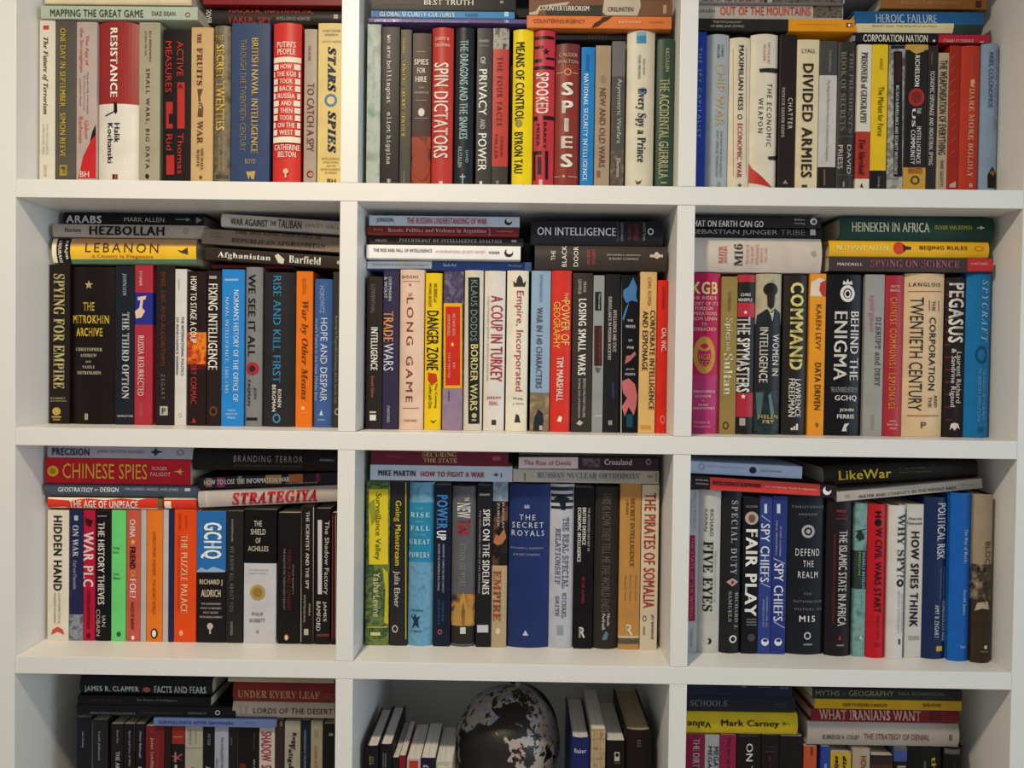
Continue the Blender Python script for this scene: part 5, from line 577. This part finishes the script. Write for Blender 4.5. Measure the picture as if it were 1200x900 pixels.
V(886, 1003, 568, '17161a', 'black-and-blue', '=black book with a pale blue block at its head, bottom row', [('.b', 540, 600, '54565c'), ('.b', 600, 692, '3c4c86'), ('.r', 912, 732, 985, 744, 'a8a6a4')])
Zm(1040, 800, 7.5)
V(178, 500, 568, '131012', 'thick black', '=thick black book with small yellow letters, bottom row right', [('the', 382, 648, 432, 850, 'c0b03c', ''), ('.r', 318, 690, 338, 900, '4c4a4a')], h=1)
V(504, 682, 575, '151214', 'black', '=black book at the right end of the bottom row', [('.r', 512, 585, 640, 630, '5c584e'), ('.r', 580, 700, 600, 900, '2c2a2a')], h=1)
Zm(800, 790, 7.5)
F(-6, 1013, 342, 522, 'b9a11c', 'yellow', '=thick yellow book with large black letters, bottom row right', [('Value', 38, 412, 254, 474, '1a1812', 'f'), ('Mark Carney', 337, 402, 850, 476, '1a1812', ''), ('.r', 878, 434, 940, 440, '6a5c1c'), ('.p', [(878, 424), (900, 420), (906, 446), (884, 450)], '6a5c1c')], h=1)
F(-6, 990, 196, 318, '191c26', 'dark slate', '=dark slate book with grey serif capitals, bottom row right', [('SCHOOLS', 64, 226, 392, 282, '6a6a6c', 's'), ('.r', 804, 262, 906, 266, '4a4a4c'), ('.r', 804, 288, 906, 292, '4a4a4c')], h=1)
F(-6, 962, 104, 193, '151c30', 'navy', '=dark navy book topmost of the left flat pile, bottom row right', [('.r', 520, 108, 560, 116, '5a6c80'), ('.r', 660, 108, 780, 116, '5a6c80'), ('.r', 856, 106, 930, 132, '3c4c5c')])
Zm(930, 800, 7.5)
F(124, 1458, 358, 554, '9d948c', 'white', 'The Strategy of Denial', [('ELBRIDGE A. COLBY', 252, 455, 582, 500, '2c2a2c', 'n'), ('THE STRATEGY OF DENIAL', 614, 448, 1196, 506, '6a2c2c', 'n'), ('.r', 1368, 456, 1378, 510, '3a3634'), ('.r', 1384, 456, 1392, 510, '3a3634')], h=1)
F(154, 1456, 240, 344, '6e161c', 'dark red', 'What Iranians Want', [('WHAT IRANIANS WANT', 222, 242, 1118, 332, 'c49c8c', 'B'), ('.r', 1200, 246, 1300, 340, '4c1014')], h=1)
F(186, 1478, 152, 238, 'b08c18', 'mustard', 'How to Deliver a Ransom', [('HOW TO DELIVER A RANSOM', 430, 180, 820, 214, '5c1c14', ''), ('BOB PAYNE', 1136, 182, 1300, 214, '5c1c14', '')])
F(166, 1480, 58, 146, '20211f', 'dark grey-green', 'Myths of Geography', [('MYTHS', 190, 66, 404, 114, '7c7860', 'n'), ('OF', 416, 84, 462, 112, '44505c', 'n'), ('GEOGRAPHY', 480, 68, 880, 120, '7c7860', 'n'), ('PAUL RICHARDSON', 918, 82, 1320, 114, '5c6264', 'n')])

# ---------------------------------------------------------------- build the books
ROMAN = {}
def styl(s, st):
    if 's' in st: up, lo, dg = 0x1D400, 0x1D41A, 0x1D7CE
    elif 'i' in st: up, lo, dg = 0x1D468, 0x1D482, 0x1D7CE
    elif 'm' in st: up, lo, dg = 0x1D670, 0x1D68A, 0x1D7F6
    else: return s
    o = ''
    for ch in s:
        if 'A' <= ch <= 'Z': o += chr(up+ord(ch)-65)
        elif 'a' <= ch <= 'z': o += chr(lo+ord(ch)-97)
        elif '0' <= ch <= '9': o += chr(dg+ord(ch)-48)
        else: o += ch
    return o
FLOORZ = [SH[i+1][0]+ZOFF for i in range(4)]
lastx = {}; tops = {}
# dyes and papers: prints read off a shaded row are that much paler in themselves
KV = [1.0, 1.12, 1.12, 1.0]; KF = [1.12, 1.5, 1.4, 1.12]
def labelof(b, pose):
    if b['title'].startswith('='): return b['title'][1:]
    return '%s book titled "%s", %s, %s %s' % (b['desc'], b['title'], pose, ROWN[b['cell'][0]], COLN[b['cell'][1]])
def finish(b, root, pose):
    r, c = b['cell']
    tag(root, labelof(b, pose), 'book', 'books %s in the %s %s bay' % ('standing' if b['kind'] == 'V' else 'lying flat', ROWN[r], COLN[c]))
for b in [p for p in PEND if p['kind'] == 'V']:
    T.ox, T.oy, T.s = b['z']; Y = b['rec']; cell = b['cell']
    zb = FLOORZ[cell[0]]+0.0003
    xm = (b['x0']+b['x1'])/2
    pt = pxy(xm, b['yt']); zt = unproj(pt[0], pt[1], Y)[1]
    ym = {0: 120, 1: 405, 2: 665, 3: 880}[cell[0]]
    xa = unproj(T.ox+b['x0']/T.s, ym, Y)[0]; xb = unproj(T.ox+b['x1']/T.s, ym, Y)[0]
    lo, hi = X[2*cell[1]]+0.0006, X[2*cell[1]+1]-0.0006
    xa = max(xa, lastx.get(cell, lo)+0.0003, lo); xb = min(xb, hi)
    W = max(0.006, xb-xa-0.0002); xb = xa+W; lastx[cell] = xb
    H = zt-zb; D = min(0.24, max(0.12, 0.64*H + (0.012 if b['hard'] else 0)))
    root = bpy.data.objects.new('book', None); COL.objects.link(root); root.location = ((xa+xb)/2, Y, zb)
    xc = (xa+xb)/2
    def mp(x, y, z=b['z'], Y=Y, xc=xc, zb=zb):
        q = unproj(z[0]+x/z[2], z[1]+y/z[2], Y); return (q[0]-xc, q[1]-zb)
    finish(b, root, 'upright')
    make_book(dict(s=b['z'][2], root=root, map=mp, W=W, H=H, D=D, hard=b['hard'], base=b['base'], items=b['items'], pg=b['pg'], flat=False, kc=KV[cell[0]], cxp=xm, cy=0, mode='d'))
    tops.setdefault(cell, []).append((xa, xb, zt, Y))
flats = []
for b in [p for p in PEND if p['kind'] == 'F']:
    T.ox, T.oy, T.s = b['z']; Y = b['rec']; cell = b['cell']
    pa = unproj(*pxy(b['x0'], (b['yt']+b['yb'])/2), Y); pb = unproj(*pxy(b['x1'], (b['yt']+b['yb'])/2+b['dy']), Y)
    lo, hi = X[2*cell[1]]+0.001, X[2*cell[1]+1]-0.001
    th = math.atan2(pb[1]-pa[1], pb[0]-pa[0])
    if b['dy'] == 0: th = 0.0
    xt = (b['x0']+b['x1'])/2
    zt = unproj(*pxy(xt, b['yt']+b['dy']/2), Y)[1]; zb = unproj(*pxy(xt, b['yb']+b['dy']/2), Y)[1]
    x0, x1 = max(pa[0], lo), min(pb[0], hi)
    flats.append([zb, zt, x0, x1, th, Y, b])
flats.sort(key=lambda f: f[0])
for f in flats:
    zb, zt, x0, x1, th, Y, b = f; cell = b['cell']
    if th == 0:
        cand = [t[2] for t in tops[cell] if t[0] < x1-0.004 and t[1] > x0+0.004 and abs(t[2]-zb) < 0.007]
        if cand: zb = max(cand)+0.0003
    W = max(0.005, (zt-zb)*math.cos(th)*(0.93 if th else 1)-0.0004); L = (x1-x0)/math.cos(th); D = min(0.21, 0.64*L+(0.01 if b['hard'] else 0))
    zc = (zt+zb)/2
    e1 = Vector((math.cos(th), math.sin(th))); e2 = Vector((-math.sin(th), math.cos(th)))
    mid = Vector(((x0+x1)/2, zc)); orig = mid+e1*(L/2)
    ph = math.atan2(-math.cos(th), -math.sin(th))
    root = bpy.data.objects.new('book', None); COL.objects.link(root); root.location = (orig.x, Y, orig.y); root.rotation_euler = (0, ph, 0)
    def mp(x, y, z=b['z'], Y=Y, orig=orig, e1=e1, e2=e2):
        q = unproj(z[0]+x/z[2], z[1]+y/z[2], Y); d = Vector(q)-orig
        return (d.dot(e2), -d.dot(e1))
    finish(b, root, 'lying flat')
    make_book(dict(s=b['z'][2], root=root, map=mp, W=W, H=L, D=D, hard=b['hard'], base=b['base'], items=b['items'], pg=b['pg'], flat=True, kc=KF[cell[0]], cxp=0, cy=(b['yt']+b['yb'])/2+b['dy']/2, mode='a', th=th))
    if th == 0: tops[cell].append((x0, x1, zb+W, Y))

# lettering: every text object at once, then turned into flat printed meshes
tmp = []
for info, it, yf in TEXTS:
    st = it[6] if len(it) > 6 else ''
    cu = bpy.data.curves.new('lettering', 'FONT'); cu.body = styl(it[0], st); cu.resolution_u = 2
    cu.space_character = 1.35 if '_' in st else 1.14 if 'B' in st else 1.0 if 'n' in st else 1.06
    o = bpy.data.objects.new('t', cu); COL.objects.link(o); tmp.append(o)
bpy.context.view_layer.update()
dg = bpy.context.evaluated_depsgraph_get()
for (info, it, yf), o in zip(TEXTS, tmp):
    src = bpy.data.meshes.new_from_object(o.evaluated_get(dg))
    n = len(src.vertices)
    if n == 0: continue
    co = np.empty(n*3); src.vertices.foreach_get('co', co); co = co.reshape(-1, 3)
    st = it[6] if len(it) > 6 else ''
    # heavier print: the letters struck again a hair to each side
    dl = 0 if 'n' in st else 0.034 if 'B' in st else 0.008 if ('s' in st or 'i' in st) else 0.018
    sh = [(0, 0)] if dl == 0 else [(-dl, 0), (dl, 0)] if dl < 0.03 else [(-dl, -dl*0.4), (dl, -dl*0.4), (-dl, dl*0.4), (dl, dl*0.4)]
    lt_ = np.empty(len(src.loops), dtype=np.int32); src.loops.foreach_get('vertex_index', lt_)
    ls = np.empty(len(src.polygons), dtype=np.int32); src.polygons.foreach_get('loop_start', ls)
    lc = np.empty(len(src.polygons), dtype=np.int32); src.polygons.foreach_get('loop_total', lc)
    faces = [lt_[a_:a_+b_] for a_, b_ in zip(ls, lc)]
    co = np.concatenate([co+np.array([dx, dy, 0]) for dx, dy in sh])
    me = bpy.data.meshes.new('lettering')
    me.from_pydata(co.tolist(), [], [(f+k*n).tolist() for k in range(len(sh)) for f in faces])
    bpy.data.meshes.remove(src)
    mn, mx = co.min(0), co.max(0); u = (co[:, 0]-mn[0])/max(1e-6, mx[0]-mn[0]); v = (co[:, 1]-mn[1])/max(1e-6, mx[1]-mn[1])
    st = it[6] if len(it) > 6 else ''
    mode = 'u' if 'u' in st else 'f' if 'f' in st else 'a' if 'a' in st else 'd' if 'd' in st else info['mode']
    x0, y0, x1, y1 = it[1:5]; cx, cy = (x0+x1)/2, (y0+y1)/2
    p = info['map']; c = Vector(p(cx, cy))
    sc = (Vector(p(cx+1, cy))-c).length
    w_, h_ = abs(x1-x0)*sc, abs(y1-y0)*sc
    w_ = max(w_*0.7, w_-0.55*sc*info['s']); h_ = max(h_*0.7, h_-0.55*sc*info['s'])
    if info['flat'] and info['th'] and mode == 'a': h_ = max(h_*0.45, h_-abs(math.tan(info['th']))*w_)
    # s to the right, t up, in the plane of the spine
    if mode == 'a': s, t = (u-0.5)*w_, (v-0.5)*h_
    elif mode == 'f': s, t = -(u-0.5)*w_, -(v-0.5)*h_
    elif mode == 'd': s, t = (v-0.5)*w_, -(u-0.5)*h_
    else: s, t = -(v-0.5)*w_, (u-0.5)*h_
    if info['flat']: lx, lz = c.x+t, c.y-s
    else: lx, lz = c.x+s, c.y+t
    W, H = info['W'], info['H']
    lx = np.clip(lx, -W/2+0.0003, W/2-0.0003); lz = np.clip(lz, 0.0003, H-0.0003)
    bulge = info['hard'] and (lx.max()-lx.min()) > W*0.2
    me.vertices.foreach_set('co', np.stack([lx, (yf(lx)-0.0011) if not bulge else lx*0, lz], 1).ravel())
    if bulge:                     # cut the letters across so that they follow the rounded spine
        bm = bmesh.new(); bm.from_mesh(me)
        for k in range(-5, 6):
            x = k*W/11.0
            if lx.min() < x < lx.max():
                bmesh.ops.bisect_plane(bm, geom=bm.verts[:]+bm.edges[:]+bm.faces[:], plane_co=(x, 0, 0), plane_no=(1, 0, 0))
        for vv in bm.verts: vv.co.y = yf(vv.co.x)-0.0011
        bm.to_mesh(me); bm.free()
    me.materials.clear(); me.materials.append(mat(it[5], 0.5, info['kc']))
    q = link('lettering', me, info['root']); q['label'] = cname(it[5])+' lettering'
bpy.data.batch_remove([o.data for o in tmp]+tmp)

# ---------------------------------------------------------------- globe on its stand, bottom middle bay
def lathe(name, prof, m, parent, seg=48):
    V_ = []; F_ = []; n = len(prof)
    for i in range(seg):
        a = 2*math.pi*i/seg
        V_ += [(r*math.cos(a), r*math.sin(a), z) for r, z in prof]
    for i in range(seg):
        j = (i+1) % seg
        for k in range(n-1): F_.append((i*n+k, j*n+k, j*n+k+1, i*n+k+1))
    me = bpy.data.meshes.new(name); me.from_pydata(V_, [], F_); me.materials.append(m)
    for p in me.polygons: p.use_smooth = True
    return link(name, me, parent)
GY = 0.150
gx, gz = unproj(594.5, 868, GY); GR = 62.0/FPX*(CD+GY)
groot = bpy.data.objects.new('globe', None); COL.objects.link(groot); groot.location = (gx, GY, FLOORZ[3])
tag(groot, 'desk globe with black land and mottled pale sea between leaning books', 'globe')
hc = gz-FLOORZ[3]
gm = bpy.data.materials.new('globe_map'); gm.use_nodes = True; nt = gm.node_tree; bs = nt.nodes['Principled BSDF']
bs.inputs['Roughness'].default_value = 0.45
tc = nt.nodes.new('ShaderNodeTexCoord')
def noise(scale, detail=6, rough=0.6):
    n = nt.nodes.new('ShaderNodeTexNoise'); n.inputs['Scale'].default_value = scale; n.inputs['Detail'].default_value = detail; n.inputs['Roughness'].default_value = rough
    nt.links.new(tc.outputs['Object'], n.inputs['Vector']); return n
wob = noise(28); small = noise(62, 8, 0.7)
ssub = nt.nodes.new('ShaderNodeVectorMath'); ssub.operation = 'SUBTRACT'; ssub.inputs[1].default_value = (.5, .5, .5)
nt.links.new(wob.outputs['Color'], ssub.inputs[0])
sc = nt.nodes.new('ShaderNodeVectorMath'); sc.operation = 'SCALE'; sc.inputs['Scale'].default_value = 0.095; nt.links.new(ssub.outputs[0], sc.inputs[0])
ad = nt.nodes.new('ShaderNodeVectorMath'); ad.operation = 'ADD'; nt.links.new(tc.outputs['Object'], ad.inputs[0]); nt.links.new(sc.outputs[0], ad.inputs[1])
def sph(px, py):
    x = (px-594.5)/62*GR; z = (868-py)/62*GR; y = -math.sqrt(max(0, GR*GR-x*x-z*z)); return (x, y, z)
blobs = [(sph(600, 813), 0.020), (sph(618, 812), 0.014), (sph(586, 812), 0.013), (sph(545, 848), 0.018), (sph(622, 832), 0.007), (sph(648, 868), 0.008), (sph(560, 862), 0.047), (sph(583, 850), 0.034), (sph(596, 826), 0.026), (sph(612, 818), 0.018), (sph(556, 888), 0.032), (sph(580, 888), 0.026), (sph(640, 862), 0.011), (sph(626, 858), 0.012), (sph(566, 838), 0.018),
         ((0.02, 0.09, 0.02), 0.04), ((-0.07, 0.05, -0.02), 0.03), ((0.07, 0.05, 0.03), 0.03), (sph(534, 870), 0.012)]
acc = None
for p, r in blobs:
    d = nt.nodes.new('ShaderNodeVectorMath'); d.operation = 'DISTANCE'; d.inputs[1].default_value = p; nt.links.new(ad.outputs[0], d.inputs[0])
    m1 = nt.nodes.new('ShaderNodeMath'); m1.operation = 'SUBTRACT'; nt.links.new(d.outputs['Value'], m1.inputs[0]); m1.inputs[1].default_value = r
    if acc is None: acc = m1
    else:
        mm = nt.nodes.new('ShaderNodeMath'); mm.operation = 'MINIMUM'; nt.links.new(acc.outputs[0], mm.inputs[0]); nt.links.new(m1.outputs[0], mm.inputs[1]); acc = mm
lt = nt.nodes.new('ShaderNodeMath'); lt.operation = 'LESS_THAN'; lt.inputs[1].default_value = 0.0; nt.links.new(acc.outputs[0], lt.inputs[0])
isl = nt.nodes.new('ShaderNodeMath'); isl.operation = 'GREATER_THAN'; isl.inputs[1].default_value = 0.555; nt.links.new(small.outputs['Fac'], isl.inputs[0])
mx_ = nt.nodes.new('ShaderNodeMath'); mx_.operation = 'MAXIMUM'; nt.links.new(lt.outputs[0], mx_.inputs[0]); nt.links.new(isl.outputs[0], mx_.inputs[1])
sea = noise(30, 8, 0.75); ramp = nt.nodes.new('ShaderNodeValToRGB'); e = ramp.color_ramp.elements
e[0].position = 0.36; e[0].color = lin('6a84b0'); e[1].position = 0.64; e[1].color = lin('b08456')
for pos, c in ((0.43, '8c8f9c'), (0.48, 'a89c8e'), (0.54, '9a9690'), (0.6, 'b8968c')):
    q = e.new(pos); q.color = lin(c)
nt.links.new(sea.outputs['Fac'], ramp.inputs['Fac'])
mix = nt.nodes.new('ShaderNodeMix'); mix.data_type = 'RGBA'; nt.links.new(mx_.outputs[0], mix.inputs['Factor']); nt.links.new(ramp.outputs['Color'], mix.inputs['A']); mix.inputs['B'].default_value = lin('1c1415')
nt.links.new(mix.outputs['Result'], bs.inputs['Base Color'])
bm = bmesh.new(); bmesh.ops.create_uvsphere(bm, u_segments=96, v_segments=48, radius=GR)
me = bpy.data.meshes.new('map_ball'); bm.to_mesh(me); bm.free(); me.materials.append(gm)
for p in me.polygons: p.use_smooth = True
ball = link('map_ball', me, groot, (0, 0, hc))
MD = simple('dark_stand', (0.02, 0.018, 0.017), 0.3)
lathe('stand_base', [(0.0, 0.0003), (0.062, 0.0003), (0.064, 0.003), (0.060, 0.007), (0.02, 0.012), (0.009, 0.018), (0.0, 0.018)], MD, groot)
R1, R2 = GR+0.0025, GR+0.0085
V_ = []; F_ = []
ang = [math.radians(-92+i*184/40) for i in range(41)]
for a in ang:
    for r, y in ((R1, -0.004), (R2, -0.004), (R2, 0.004), (R1, 0.004)):
        V_.append((r*math.cos(a), y, r*math.sin(a)))
for i in range(40):
    for k in range(4): F_.append((4*i+k, 4*i+(k+1) % 4, 4*i+4+(k+1) % 4, 4*i+4+k))
me = bpy.data.meshes.new('meridian_arm'); me.from_pydata(V_, [], F_); me.materials.append(MD)
arm = link('meridian_arm', me, groot, (0, 0, hc)); arm.rotation_euler = (math.radians(-10), math.radians(10), math.radians(25))
kn = lathe('axis_knob', [(0.0, GR+0.009), (0.004, GR+0.008), (0.005, GR+0.005), (0.004, GR-0.002), (0.0, GR-0.002)], simple('pale_knob', (0.3, 0.27, 0.24), 0.4), groot, 16)
kn.location = (0, 0, hc); kn.rotation_euler = (math.radians(-10), math.radians(10), 0)
pl = lathe('stand_post', [(0.006, 0.015), (0.006, hc-GR-0.005), (0.010, hc-GR-0.003), (0.0, hc-GR-0.0005)], MD, groot, 16)
